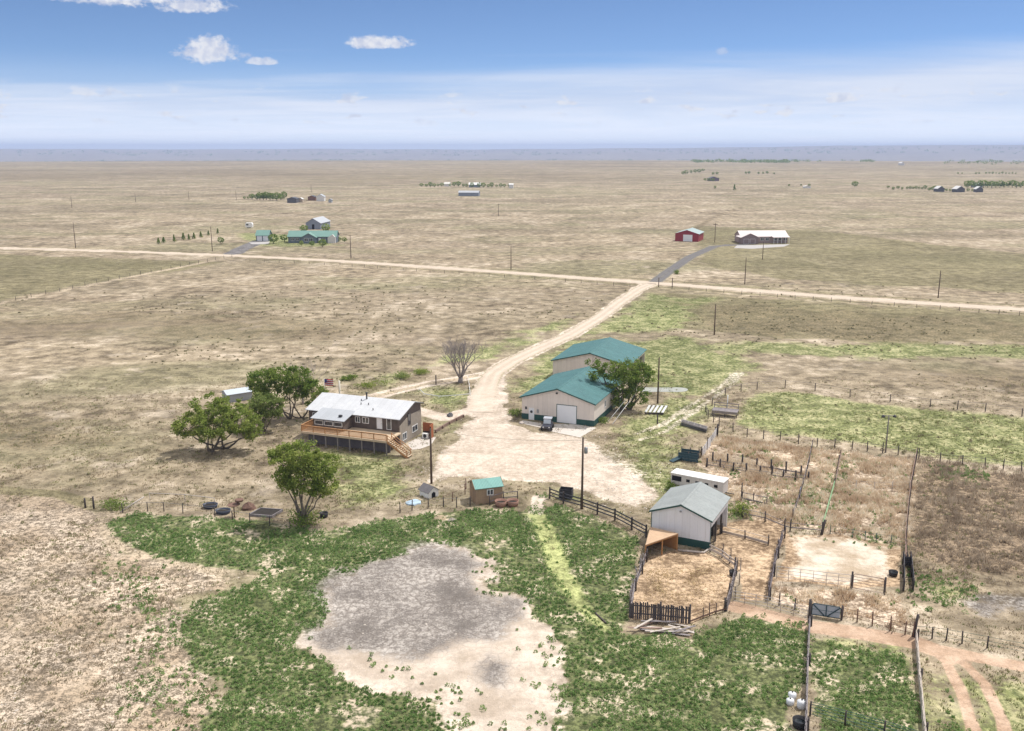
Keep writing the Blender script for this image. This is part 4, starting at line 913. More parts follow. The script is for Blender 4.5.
railing((DL + .08, -DD + .08, 2.3), (DR - .08, -DD + .08, 2.3), deck); railing((DL + .08, -DD + .25, 2.3), (DL + .08, -.3, 2.3), deck)
for k in range(8): xx = DL + .15 + (DR - DL - .3) * k / 7; MB().box(xx - .08, xx + .08, -DD + .05, -DD + .21, -.2, 2.11).build('post', gpost, deck)
ub = MB().box(DL + .3, DR - .3, -DD + 1.6, -DD + 1.66, -.2, 2.05).build('under_deck_wall', mat('weathered_plum_boards', (0, 0, 0)), deck)
st = MB(); nst = 12
for k in range(nst): st.box(DR + .05 + k * .29, DR + .05 + k * .29 + .30, -DD + .1, -DD + 1.3, 2.24 - k * .185, 2.29 - k * .185)
stairs = st.build('deck_stairs', lwood, h_)
for yy in (-DD + .05, -DD + 1.33):
    MB().beam((DR, yy, 2.15), (DR + nst * .29, yy, 2.15 - nst * .185), .06, .3).build('stringer', dwood, stairs)
    mm = MB(); mm.beam((DR + .05, yy, 3.25), (DR + nst * .29, yy, 3.25 - nst * .185), .1, .07)
    mm.beam((DR + .05, yy, 2.8), (DR + nst * .29, yy, 2.8 - nst * .185), .05, .12)
    for k in (0.2, 5.5, 11): mm.beam((DR + .05 + k * .29, yy, 2.2 - k * .185), (DR + .05 + k * .29, yy, 3.25 - k * .185), .09, .09)
    mm.build('railing', dwood, stairs)
# paving round the buildings
def pad(name, pts, m, z=.03):
    P = [G(a, b) for a, b in pts]; o = MB().prism([(p.x, p.y, -.1) for p in P], (0, 0, .1 + z)).build(name, m); return tag(o, kind='structure')
conc = mat('concrete', (.58, .53, .48), .9, .1, .5, 3, stain=(.48, .43, .38))
pad('apron', [(540, 424.5), (551, 431.5), (580, 437.5), (596, 428), (575, 424)], conc)
pad('walkway', [(522, 420.5), (524, 424), (542, 428), (541, 423)], conc)
pad('patio', [(408, 443), (419, 437), (436, 437.5), (431, 445), (420, 449), (410, 450)], conc)

# small garden shed
tanwood = mat('tan_board_siding', (.36, .25, .165), .85, .15, 1.2, 5, rib=('X', 1.8))
gs = gable('garden_shed', 'small tan wooden shed with a bright teal roof and one white window', 'shed', -4.69, 114.83, .33, 3.64, 2.8, 2.2, 2.95, tanwood, mat('bright_teal_roof', (.13, .33, .29), .45, .08, .8, 4, rib=('X', 1.6)), tanwood, along='u', oh=.15, t=.09, rt=.06, rx=.45)
win(gs, (1.95, 0, 1.5), 1, 0, (0, -1, 0), .9, .8, white_trim)
win(gs, (0, 1.3, 1.0), 0, -1, (-1, 0, 0), .85, 1.9, tanwood, tanwood, 'door', False)
# long white stock trailer
p0 = G(671.2, 472.4, 2.2); p1 = G(723.5, 482.4, 2.2); ty = math.atan2(p1.y - p0.y, p1.x - p0.x); tl = (p1 - p0).length
tr = thing('stock_trailer', 'long low white trailer with small dark openings standing behind the white barn', 'trailer', (p0.x, p0.y, 0), ty)
pw_ = mat('chalky_white_paint', (.62, .58, .55), .7, .1, .8, 4, stain=(.42, .36, .32))
MB().box(0, tl, 0, 1.9, .45, 2.1).build('body', pw_, tr)
MB().prism([(-.06, -.08, 2.104), (tl + .06, -.08, 2.104), (tl + .06, 1.98, 2.104), (-.06, 1.98, 2.104)], (0, 0, .12)).build('roof', mat('bright_white_roof', (.82, .81, .79), .6, .05), tr)
for k, xx in enumerate((2.2, 3.5, 4.8, 6.1)): MB().box(xx, xx + .5, -.02, -.003, 1.25, 1.65).build('window', mat('dark_gap', (0, 0, 0)), tr)
MB().box(.15, 1.5, -.025, -.003, 1.15, 1.85).build('opening', mat('dark_gap', (0, 0, 0)), tr)
for xx in (3.2, 4.1):
    for yy in (.02, 1.7): wh = MB().tube([(xx, yy, .36), (xx, yy + .2, .36)], .36, 14).build('wheel', mat('rubber', (.02, .02, .02), .8, .2), tr)
MB().beam((tl, .95, .5), (tl + 1.2, .95, .5), .1, .1).build('tow_bar', dm, tr)
# corner shelter against the barn
A_, B_, C_ = Vector((*G(649.6, 543)[:2], 0)), Vector((*G(645.1, 561)[:2], 0)), Vector((*G(676.8, 549.6)[:2], 0))
A_ = Vector((16.25, 103.45, 0))
sh = thing('animal_shelter', 'three-cornered orange wooden lean-to shelter with an open front in the corral corner', 'shelter', A_)
orange = mat('orange_plywood', (.47, .24, .10), .8, .15, .8, 5, stain=(.36, .18, .08)); rb, rc = B_ - A_, C_ - A_
MB().prism([(*(k.xy), z) for k, z in ((Vector((0, 0, 0)), 1.62), (rb * 1.04, 1.95), (rc * 1.03, 1.95))], (0, 0, .09)).build('roof', mat('tan_plywood_roof', (.52, .36, .235), .85, .14, .7, 4), sh)
def wallq(m, p, q, zt0, zt1, th, mt, par, name):
    d = (q - p).normalized(); n = Vector((-d.y, d.x, 0)) * th
    return MB().prism([(p.x, p.y, -.1), (q.x, q.y, -.1), (q.x, q.y, zt1), (p.x, p.y, zt0)], n).build(name, mt, par)
wallq(None, Vector((0.05, .0, 0)), rb, 1.6, 1.9, .05, mat('dark_boards', (.09, .07, .06), .9, .25, 1.5, 6), sh, 'side_wall'); wallq(None, Vector((.1, 0, 0)), rc, 1.6, 1.9, -.05, orange, sh, 'back_wall')
for q in (rb, rb.lerp(rc, .52), rc): MB().box(q.x - .07, q.x + .07, q.y - .07, q.y + .07, -.1, 1.93).build('post', orange, sh)
MB().beam((rb.x, rb.y, 1.85), (rc.x, rc.y, 1.85), .05, .2).build('header', orange, sh)
# shed roof showing behind the left trees
q0 = G(228, 403); gable('metal_shed', 'low shed with pale grey-blue metal roof half hidden behind the left trees', 'shed', q0.x, q0.y, .62, 4.6, 3.0, 1.5, 2.0, mat('grey_siding', (.34, .36, .38), .7, .1), mat('pale_blue_grey_roof', (.52, .57, .62), .5, .08), along='u', oh=.2)

# far buildings
def far_b(name, label, cat, pxl, pxr, pyb, l, h, r, wm, rm, yaw=0.0, along='v', **k):
    a = G(pxl, pyb); bb = G(pxr, pyb); w = (bb.x - a.x) / math.cos(yaw)
    return gable(name, label, cat, a.x, a.y, yaw, w, l, h, r, wm, rm, None, along=along, oh=.4, **k), w
redw = mat('red_metal_siding', (.30, .035, .045), .6, .12, .5, 3)
rbarn = gable('red_barn', 'red metal barn with pale grey roof and white door beyond the gravel road', 'barn', 81.8, 473.6, -.36, 11.6, 15, 3.8, 5.6, redw, mat('grey_green_roof', (.34, .42, .41), .5, .1), redw, oh=.4)
win(rbarn, (6.3, 0, 1.7), 1, 0, (0, -1, 0), 4.6, 3.3, white_trim, door_white, 'overhead_door', False)
pinkw = mat('pinkish_stucco', (.36, .275, .26), .9, .1, .4, 2); pinkr = mat('pale_pink_roof', (.74, .66, .64), .7, .06, .4, 2)
rh, w = far_b('ranch_house', 'long low house with pale pinkish-white roof beyond the road on the right', 'house', 741, 788.3, 243.2, 11, 3.3, 5.6, pinkw, pinkr, .06, 'u')
for k, (xx, ww) in enumerate(((10.5, 1.6), (13, 1.6), (17.2, 1.4), (19.5, 1.6), (22, 1.6))): win(rh, (xx, 0, 1.9), 1, 0, (0, -1, 0), ww, 1.4, white_trim)
MB().prism([(-1.2, -4.5, -.2), (7.2, -4.5, -.2), (7.2, -4.5, 3.2), (3.0, -4.5, 5.0), (-1.2, -4.5, 3.2)], (0, 4.45, 0)).build('garage_wing', mat('dusky_pink_wall', (.25, .19, .19), .9, .1), rh)
MB().prism([(-1.7, -4.9, 3.02), (3.0, -4.9, 5.05), (7.7, -4.9, 3.02), (7.7, -4.9, 3.2), (3.0, -4.9, 5.25), (-1.7, -4.9, 3.2)], (0, 8.5, 0)).build('wing_roof', pinkr, rh)
for xx in (.9, 4.0): win(rh, (xx + .3, -4.5, 1.3), 1, 0, (0, -1, 0), 2.6, 2.4, white_trim, mat('dusky_pink_wall', (0, 0, 0)), 'garage_door', False)
for k in range(5): xx = 15.5 + k * 1.9; MB().box(xx, xx + .18, -2.4, -2.2, -.1, 2.9).build('post', white_trim, rh)
MB().prism([(14.9, -2.8, 2.92), (w + .2, -2.8, 2.92), (w + .2, -.06, 3.5), (14.9, -.06, 3.5)], (0, 0, .12)).build('porch_roof', pinkr, rh)
pad('concrete_pad', [(737, 245.4), (790, 244.2), (784, 246.6), (752, 248.8), (734, 248)], mat('grey_pad', (.42, .40, .39), .9, .1))
bluew = mat('slate_blue_siding', (.15, .18, .21), .8, .12, .5, 3); greenr = mat('pale_green_roof', (.17, .30, .26), .55, .1, .4, 2)
mh, w = far_b('ranch_house', 'long slate-blue house with a pale green roof beyond the road on the left', 'house', 288.3, 336, 243, 9, 3.2, 5.6, bluew, greenr, .02, 'u')
for xx in (2.2, 4.6, 17.5): win(mh, (xx, 0, 1.8), 1, 0, (0, -1, 0), 1.5, 1.4, white_trim)
win(mh, (15.5, 0, 1.2), 1, 0, (0, -1, 0), 1.2, 2.3, white_trim, door_white, 'door', False)
MB().prism([(7.0, -2.5, -.2), (14.0, -2.5, -.2), (14.0, -2.5, 2.9), (10.5, -2.5, 4.8), (7.0, -2.5, 2.9)], (0, 2.45, 0)).build('front_wing', bluew, mh)
MB().prism([(6.5, -2.8, 2.68), (10.5, -2.8, 4.85), (14.5, -2.8, 2.68), (14.5, -2.8, 2.85), (10.5, -2.8, 5.05), (6.5, -2.8, 2.85)], (0, 6, 0)).build('wing_roof', greenr, mh)
for xx in (9.3, 11.6): win(mh, (xx, -2.5, 1.8), 1, 0, (0, -1, 0), 1.9, 1.6, white_trim)
MB().prism([(19.6, -1.6, -.2), (w - .1, -1.6, -.2), (w - .1, -1.6, 2.8), (22, -1.6, 4.2), (19.6, -1.6, 2.8)], (0, 1.55, 0)).build('end_wing', mat('pale_siding', (.62, .60, .58), .8, .06), mh)
hg, w = far_b('detached_garage', 'small slate-blue garage with two white doors and a hipped green roof', 'garage', 256.2, 268.6, 241.2, 7, 3.0, 5.2, bluew, greenr, 0, 'u')
for xx in (1.75, 4.75): win(hg, (xx, 0, 1.35), 1, 0, (0, -1, 0), 2.5, 2.5, white_trim, door_white, 'garage_door', False)
pad('concrete_pad', [(249, 242.6), (270, 241.6), (268, 244.2), (252, 244.2)], mat('grey_pad', (0, 0, 0)))
gb, w = far_b('metal_shed', 'grey-blue metal shed standing behind the green-roofed house', 'shed', 306, 321, 229.2, 18, 3.6, 6.2, mat('grey_blue_metal', (.24, .27, .33), .6, .1), mat('pale_lilac_roof', (.42, .44, .47), .5, .08), -.12)
MB().box(w * .42, w * .58, -.06, -.004, -.1, 2.8).build('door', mat('dark_gap', (0, 0, 0)), gb)
c0 = G(249.5, 228); ct = thing('camper_trailer', 'white rounded camper parked on open grass behind the small green-roofed garage', 'trailer', c0)
MB().prism([(-2.0, -1.1, .5), (2.0, -1.1, .5), (2.1, -1.1, 2.2), (1.5, -1.1, 3.2), (-1.6, -1.1, 3.2), (-2.2, -1.1, 2.2)], (0, 2.2, 0)).build('body', mat('bright_white_roof', (0, 0, 0)), ct)
MB().box(-1.6, -.2, -1.13, -1.103, 1.6, 2.4).build('window', glass, ct)
for xx in (-.6, .5): MB().tube([(xx, -1.0, .4), (xx, -.75, .4)], .4, 12).build('wheel', mat('rubber', (0, 0, 0)), ct)
whf = mat('white_siding', (.68, .67, .65), .7, .08); grr = mat('grey_roof', (.30, .30, .31), .7, .1); darkb = mat('dark_siding', (.11, .11, .12), .8, .15); brnb = mat('rust_brown_siding', (.22, .12, .08), .8, .15)
for nm, lb, ct_, l, r_, yb, ln, hh, rr, wm, rm in (
    ('farm_shed', 'dark blue-black shed right of the far-left windbreak', 'shed', 287.3, 296.5, 202.9, 9, 3.6, 4.8, darkb, mat('dark_roof', (.08, .085, .10), .6, .1)),
    ('farm_shed', 'tiny tan shed between the dark shed and the white farm building', 'shed', 298.5, 302.5, 202.3, 6, 2.8, 3.8, mat('tan_wall', (.45, .38, .30), .8, .1), whf),
    ('farm_shed', 'rust-brown shed close left of the white farm building', 'shed', 308, 315.5, 200.6, 8, 3.2, 4.4, brnb, mat('dark_roof', (0, 0, 0))),
    ('farm_building', 'white-ended building of the far-left farmstead', 'building', 316.5, 324, 201.2, 9, 4, 6, whf, mat('pale_lilac_roof', (0, 0, 0))),
    ('farm_shed', 'small grey shed at the right end of the far-left farmstead', 'shed', 328.5, 331.5, 202.6, 5, 2.4, 3.2, mat('grey_siding', (0, 0, 0)), grr),
    ('farm_house', 'small cream house among the left trees of the long windbreak row', 'house', 444, 449.5, 186.4, 9, 3.2, 5, whf, mat('cream_roof', (.66, .64, .58), .7, .06)),
    ('farm_house', 'long white-roofed building in the middle of the long windbreak row', 'house', 469, 480.5, 187.3, 10, 3.2, 5.4, mat('grey_blue_metal', (0, 0, 0)), mat('bright_white_roof', (0, 0, 0))),
    ('farm_building', 'tall white shed at the right end of the long windbreak row', 'building', 509, 513.2, 188.4, 9, 4.4, 5.6, whf, whf),
    ('livestock_barn', 'long low blue-grey barn in front of the long windbreak row', 'barn', 458.5, 478.5, 196, 9, 3.4, 5, mat('grey_blue_metal', (0, 0, 0)), mat('pale_lilac_roof', (0, 0, 0))),
    ('farm_house', 'leftmost pale-roofed dark house of the far-right group', 'house', 937.5, 944.5, 191.8, 9, 3.4, 6, darkb, whf), ('farm_house', 'middle pale-roofed dark house of the far-right group', 'house', 956.5, 965, 192.2, 10, 3.4, 6.4, darkb, whf),
    ('farm_house', 'rightmost pale-roofed dark house of the far-right group', 'house', 976, 982.5, 192.2, 9, 3.4, 6, darkb, whf), ('farm_shed', 'pale shed at the left of the thick far-right grove', 'shed', 976, 983, 187.4, 10, 3.6, 5, mat('grey_blue_metal', (0, 0, 0)), mat('pale_lilac_roof', (0, 0, 0))),
    ('farm_house', 'dark house among the trees of the pale track clump', 'house', 709, 719, 181.0, 12, 3.6, 6, mat('plum_wall', (.16, .12, .15), .8, .1), mat('dark_roof', (0, 0, 0))),
    ('farm_shed', 'bright white speck of a shed on the plain beyond the far-right houses', 'shed', 901, 904.5, 165.3, 16, 6, 9, whf, whf), ('farm_shed', 'low white shed on the plain near the large lone round tree', 'shed', 804, 810.5, 188.2, 8, 2, 3, whf, whf)):
    far_b(nm, lb, ct_, l, r_, yb, ln, hh, rr, wm, rm, j(-.15, .15), 'u' if 'long' in lb else 'v')

# ---------------------------------------------------------------- fences and pens
dkwood = mat('dark_creosote_wood', (.075, .062, .06), .9, .3, 1.5, 7)
lilac = mat('weathered_grey_planks', (.25, .225, .23), .9, .28, 1.2, 6, stain=(.12, .105, .11))
redwood = mat('reddish_weathered_wood', (.27, .185, .15), .9, .25, 1.2, 6)
palew = mat('bleached_boards', (.52, .46, .41), .9, .2, 1.2, 6, stain=(.36, .31, .28))
pipe = mat('pale_grey_pipe', (.42, .39, .38), .55, .15, metal=.3)
gpipe = mat('light_green_pipe', (.26, .42, .22), .55, .15); dgpipe = mat('dark_green_pipe', (.06, .12, .10), .55, .2)
tealp = mat('dark_teal_paint', (.035, .075, .095), .55, .2); rust = mat('rusty_pipe', (.17, .10, .075), .8, .25)
wirem = mat('fence_wire', (.28, .27, .26), .5, .1, metal=.4)
def fence(name, label, pts, spacing, ph, psize, rails, post_m, rail_m, cat='fence', at_pts=False, jit=.0, group=None, round_post=True):
    """posts every `spacing` metres along the line; rails: (height, thickness, depth)"""
    P = [G(a, b) for a, b in pts]; base = P[0].copy(); root = thing(name, label, cat, base, 0, group); P = [p - base for p in P]
    pos = []
    for i in range(len(P) - 1):
        L = (P[i + 1] - P[i]).length; n = 1 if at_pts else max(1, round(L / spacing))
        pos += [P[i].lerp(P[i + 1], k / n) for k in range(n)]
    pos.append(P[-1]); proto = None
    for q in pos[:100]:
        hh = ph * random.uniform(1 - jit, 1 + jit); tilt = (random.gauss(0, jit * .25), random.gauss(0, jit * .25), random.uniform(0, 1.5))
        if proto is None or jit:
            m = MB()
            if round_post: m.tube([(0, 0, -.2), (random.gauss(0, .02), 0, hh * .5), (0, 0, hh)], [psize / 2 * 1.08, psize / 2, psize / 2 * .92], 7)
            else: m.box(-psize / 2, psize / 2, -psize / 2, psize / 2, -.2, hh)
            o = m.build('post', post_m, root); proto = proto or o
        else: o = proto.copy(); C.objects.link(o); o.parent = root
        o.location = q; o.rotation_euler = tilt if jit else (0, 0, 0)
    for z, th, dp in rails:
        m = MB(); n = len(pos)
        for i in range(n - 1):
            a = pos[i] + Vector((0, 0, z + (random.gauss(0, jit * .12) if jit else 0))); b2 = pos[i + 1] + Vector((0, 0, z + (random.gauss(0, jit * .12) if jit else 0)))
            d = (b2 - a).normalized(); sd_ = Vector((-d.y, d.x, 0)) * (psize * .5 + dp * .5 + .004)
            if th < .02: m.tube([a, b2], th / 2, 4, False)
            elif dp == 0: m.tube([a, b2], th / 2, 6, False)
            else: m.beam(a + sd_, b2 + sd_, dp, th)
        m.build('wire' if th < .02 else 'rail', wirem if th < .02 else rail_m, root)
    return root
def slab_fence(name, label, pts, h, bw, gap, post_m, slab_m, jit=.2, lean=.0, top_rail=None, parts_cat='fence'):
    """upright slabs nailed side by side, uneven tops"""
    P = [G(a, b) for a, b in pts]; base = P[0].copy(); root = thing(name, label, parts_cat, base); P = [p - base for p in P]; n = 0
    for i in range(len(P) - 1):
        d = (P[i + 1] - P[i]); L = d.length; d.normalize(); s = Vector((-d.y, d.x, 0)); t = 0
        while t < L and n < 95:
            w = bw * random.uniform(.7, 1.35); hh = h * random.uniform(1 - jit, 1.03)
            a = P[i] + d * t; off = s * random.uniform(-.03, .03); ln = d * random.gauss(0, lean) + s * random.gauss(0, lean)
            MB().prism([a + off + Vector((0, 0, -.1)), a + d * w + off + Vector((0, 0, -.1)), a + d * w + off + ln + Vector((0, 0, hh * random.uniform(.96, 1))), a + off + ln + Vector((0, 0, hh))], s * .04).build('slab', slab_m, root)
            t += w + gap * random.uniform(.3, 1.8); n += 1
        for z in (h * .3, h * .75):
            MB().beam(P[i] + s * .12 + Vector((0, 0, z)), P[i + 1] + s * .12 + Vector((0, 0, z)), .06, .12).build('rail', top_rail or slab_m, root)
    for p in P: MB().tube([p + s * .24 + Vector((0, 0, -.2)), p + s * .24 + Vector((0, 0, h * 1.05))], .09, 7).build('post', post_m, root)
    return root

R3 = [(.40, .16, .045), (.85, .16, .045), (1.30, .16, .045)]
fence('plank_fence', 'dark three-rail plank fence running from the yard to the white barn', [(549.7,498.6),(563.3,503.6),(581,508.6),(597.3,514.4),(614.8,520.8),(631.6,529.7),(646,537.5)], 3, 1.62, .2, R3, dkwood, mat('dark_slate_planks', (.075, .075, .085), .8, .25), at_pts=True, round_post=False)
slab_fence('slab_fence', 'leaning grey slab fence along the left side of the dirt corral', [(644.6,562),(640,574),(633.5,591),(629,618)], 1.5, .2, .1, dkwood, lilac, .3, .14)
slab_fence('picket_fence', 'dark uneven picket fence at the near end of the dirt corral', [(629.5,618.5),(660,621),(689.5,624)], 1.85, .17, .04, dkwood, mat('dark_picket_wood', (.10, .085, .085), .9, .3, 1.4, 6), .16, .03)
fence('rail_fence', 'low brown rail fence with thin leaning posts at the near right of the dirt corral', [(690,623.5),(703,618.5),(716,613.5),(726,611)], 1.2, 1.25, .1, [(.25, .16, 0), (.75, .05, 0), (1.1, .05, 0)], dkwood, rust, jit=.1)
slab_fence('slab_fence', 'weathered grey board fence along the right side of the dirt corral', [(727,611.5),(731.5,597),(737,570)], 1.4, .24, .04, dkwood, lilac, .2, .04)
fence('board_fence', 'low fence of bleached boards between the dirt corral and the barn corner', [(737,569.5),(722,558),(710,552)], 1.6, 1.1, .14, [(.45, .3, .05), (.9, .2, .05)], dkwood, palew, jit=.08)
fence('wire_fence', 'thin dark wire fence along the narrow alley beside the dirt corral', [(713,548.5),(723,555),(731,560),(740.5,570),(739,585),(735,600)], 2, 1.35, .09, [(.4, .015, 0), (.8, .015, 0), (1.2, .015, 0)], dkwood, wirem, at_pts=True, jit=.08)
fence('board_fence', 'single bleached board on dark posts across the alley', [(722,533.5),(745,539),(768,545.5)], 3, 1.25, .14, [(.25, .3, .05), (.95, .07, 0)], dkwood, palew, at_pts=True, jit=.12)
slab_fence('slab_fence', 'leaning dark slab fence between the alley and the pale dirt pen', [(782.5,538),(776,558),(772,576),(767.5,600)], 1.4, .26, .05, dkwood, mat('dark_lilac_slabs', (.15, .13, .14), .9, .3, 1.2, 6), .25, .08)
fence('pipe_fence', 'pale pipe panel fence across the end of the alley', [(733,602.5),(767,608.5),(807,619.5)], 1.35, 1.3, .06, [(.25, .045, 0), (.6, .045, 0), (.95, .045, 0), (1.28, .05, 0)], pipe, pipe)
fence('pipe_fence', 'light grey pipe panels along the near side of the pale dirt pen', [(776.5,579),(800,582),(826,585.5),(850,588)], 1.5, 1.5, .06, [(.3, .05, 0), (.7, .05, 0), (1.1, .05, 0), (1.48, .055, 0)], pipe, pipe)
fence('wire_fence', 'wire fence with few dark posts left of the teal braced gate', [(779,605.5),(795,609.5),(809,614.5)], 2.5, 1.3, .13, [(.4, .015, 0), (.8, .015, 0), (1.2, .018, 0)], dkwood, wirem, jit=.08)
fence('wire_fence', 'rusty wire and pipe fence from the teal gate to the tall corner post', [(842,619),(857,622),(872,626),(890,631),(905,634.5),(913,637)], 2, 1.4, .13, [(.35, .04, 0), (.75, .04, 0), (1.15, .04, 0)], rust, rust, at_pts=True, jit=.12)
fence('wire_fence', 'green-tinged mesh fence running right from the tall corner post', [(915,637.5),(932,638.5),(946,640.5),(962,643.5),(987,648),(1035,657)], 2, 1.3, .14, [(.3, .03, 0), (.7, .03, 0), (1.15, .035, 0)], dkwood, dgpipe, at_pts=True, jit=.1)
MB().tube([(0, 0, -.2), (0, 0, 2.3)], [.15, .13], 8).build('corner_post', dkwood, tag(thing('post', 'tall thick dark leaning corner post at the head of the white plank fence', 'post', G(913, 636.5), 0))).rotation_euler = (0.0, R(7), 0)
MB().tube([(0, 0, -.2), (0, 0, 2.5)], [.14, .12], 8).build('corner_post', dkwood, thing('post', 'tall dark corner post at the hinge of the teal braced gate', 'post', G(808.7, 623)))
slab_fence('slab_fence', 'long grey plank fence dividing the weeds from the small green paddock', [(808.5,626),(806.5,665),(804.5,731),(803.5,765)], 1.15, .42, .02, dkwood, lilac, .08, .02)
slab_fence('slab_fence', 'long whitish plank fence along the right side of the small green paddock', [(914.8,640),(918,680),(923,735),(925,765)], 1.1, .42, .02, dkwood, palew, .08, .02)
fence('pipe_fence', 'dark green pipe fence across the near end of the small green paddock', [(810,716),(845,725.5),(884,736),(923,748)], 2.2, 1.35, .15, [(.2, .05, 0), (.5, .05, 0), (.8, .05, 0), (1.1, .05, 0), (1.3, .05, 0)], dkwood, dgpipe)
fence('rail_fence', 'reddish rail fence dropping from the arena fence to the loading chute', [(906.5,563),(905.5,545),(908,515),(911,489),(917,456)], 2.0, 1.35, .13, [(.35, .14, .05), (.8, .14, .05), (1.25, .14, .05)], dkwood, redwood, jit=.05)
fence('wire_fence', 'long mesh fence along the far side of the grassy arena', [(712,406),(725,396),(741,391.5),(757,389.5),(785,388),(815,391),(850,397),(890,402),(930,407),(985,412),(1060,421)], 5.5, 1.55, .16, [(.3, .018, 0), (.7, .018, 0), (1.1, .018, 0), (1.48, .05, 0)], dkwood, lilac, jit=.08)
fence('wire_fence', 'curving post and wire fence along the near side of the grassy arena', [(705.5,412),(708,419),(719,426),(733,432),(747,437),(780,441),(817,447),(852,449.5),(898,455),(940,462),(985,467),(1040,474)], 2.5, 1.55, .15, [(.35, .018, 0), (.8, .018, 0), (1.25, .035, 0)], dkwood, lilac, jit=.1)
fence('post_row', 'farther row of thick dark posts with a low rail in the dry grass', [(713,463),(742,466.5),(771,470.5),(801,475.5)], 1.85, 1.65, .26, [(.35, .2, .05)], dkwood, lilac, jit=.12)
fence('post_row', 'nearer row of thick dark posts with sagging boards in the dry grass', [(706.5,466.8),(733,471),(760,475.5),(783,479),(808,480.5)], 1.75, 1.5, .27, [(.3, .16, .05), (.7, .07, 0)], dkwood, lilac, jit=.16)
slab_fence('plank_fence', 'whitewashed plank fence with dark gaps beside the cattle chute', [(702.5,457.5),(709,448),(716.5,437)], 1.6, .75, .5, dkwood, mat('whitewashed_planks', (.66, .64, .64), .8, .12), .04, .01, dkwood)
MB().tube([(0, 0, -.2), (0, 0, 2.1)], [.17, .15], 8).build('pole', dkwood, thing('post', 'tall dark post at the far end of the whitewashed plank fence', 'post', G(717.2, 436.8)))
fence('pipe_fence', 'light green pipe rail sloping between the two overgrown corrals', [(834,489),(829,507),(822.5,531)], 3.5, 1.2, .09, [(.6, .07, 0), (1.15, .1, 0)], gpipe, gpipe)
fence('rail_fence', 'dark red-brown rail fence continuing the green pipe rail up to the arena', [(840,459),(837.5,470),(834.5,487)], 2.2, 1.4, .15, [(.5, .12, .05), (1.2, .12, .05)], dkwood, redwood, jit=.1)
MB().tube([(0, 0, -.2), (0, 0, 1.9)], [.19, .15], 8).build('pole', dkwood, thing('post', 'thick dark leaning post where the green pipe rail ends', 'post', G(821.5, 534.5))).rotation_euler = (0, R(9), 0)
fence('wire_fence', 'pale wire fence between the two rows of overgrown corrals on the right', [(836,483),(856,489.5),(874,491),(892,491),(909,490.5)], 3, 1.35, .10, [(.4, .018, 0), (.8, .018, 0), (1.25, .03, 0)], palew, palew, at_pts=True, jit=.06)
fence('wire_fence', 'short-posted green wire fence behind the pale dirt pen', [(830,534),(852.5,538),(865,540.5),(876,542.5),(891,544.5),(905,548)], 3, 1.15, .10, [(.3, .018, 0), (.65, .018, 0), (1.05, .03, 0)], dgpipe, dgpipe, at_pts=True, jit=.06)
fence('rail_fence', 'sparse dark post and rail fence edging the overgrown corral behind the barn', [(742,517),(765,522),(784,530),(790,531.5),(822,534.5)], 3, 1.5, .17, [(.5, .12, .05), (1.1, .06, 0)], dkwood, lilac, at_pts=True, jit=.14)
fence('wire_fence', 'crooked fence dropping through the corrals to a blue panel', [(812,449),(809,463),(805,480),(799,502),(793,520)], 3, 1.4, .13, [(.4, .018, 0), (.8, .018, 0), (1.2, .06, 0)], dkwood, lilac, jit=.12)
bp_ = thing('blue_panel', 'small slate-blue panel standing in the crooked corral fence', 'panel', G(799, 502), 1.2)
MB().box(-.06, 1.3, -.03, .03, .25, 1.6).build('panel', mat('slate_blue_paint', (.14, .17, .26), .7, .2), bp_)
for xx in (-.12, 1.33): MB().box(xx, xx + .06, -.04, .04, -.1, 1.75).build('post', dkwood, bp_)
fence('rail_fence', 'broken dark gate frame and low boards right of the stock trailer', [(742,500.5),(753,503),(767,506)], 2, 1.3, .13, [(.3, .2, .05), (1.15, .09, 0)], dkwood, lilac, jit=.15)
MB().tube([(0, 0, -.2), (0, 0, 2.4)], [.1, .08], 7).build('pole', dkwood, thing('post', 'tall thin post just right of the stock trailer', 'post', G(741.3, 500)))
# left yard fences
fence('wire_fence', 'thin post and wire fence along the weeds below the house', [(123,513),(147.8,511.5),(164,511.5),(183,513.5),(215,517),(250,523),(290,529)], 3.3, 1.3, .12, [(.4, .015, 0), (.8, .015, 0), (1.2, .04, 0)], dkwood, wirem, jit=.12)
fence('rail_fence', 'single white rail on slim posts above the wire fence left of the lone tree', [(150,501),(185,502.5),(215,506)], 4.5, 1.15, .08, [(1.1, .1, 0)], palew, palew)
fence('wire_fence', 'short wire fence with dark posts left of the garden shed', [(400,513),(412,510.5),(428,508.5),(443.5,507),(456.7,507.5),(470,506.5)], 2, 1.35, .13, [(.4, .018, 0), (.8, .018, 0), (1.2, .03, 0)], dkwood, wirem, at_pts=True, jit=.1)
fence('wire_fence', 'rusty wire fence cornering behind the tilted doghouse', [(443.5,505),(452.6,501.5),(465,494.5),(466,489)], 2, 1.4, .13, [(.5, .03, 0), (1.2, .045, 0)], rust, rust, at_pts=True, jit=.1)
fence('rail_fence', 'short grey rail fence behind the round tubs beside the garden shed', [(490,505.5),(503.5,501.5),(517.5,500)], 1.7, 1.35, .13, [(.5, .1, .04), (1.2, .1, .04)], dkwood, lilac, jit=.08)
fence('wire_fence', 'long field fence with tiny posts along the pale track at far left', [(-30,311.5),(0,303.5),(60,291.5),(130,276.5),(232,257.2)], 6, 1.3, .15, [(.5, .018, 0), (1.1, .018, 0)], dkwood, wirem, jit=.1)
fence('wire_fence', 'roadside field fence right of the driveway mouth', [(672,288.8),(760,296),(850,303),(940,309.5),(1040,317.5)], 5.5, 1.2, .14, [(.5, .018, 0), (1.1, .018, 0)], dkwood, wirem, jit=.1)
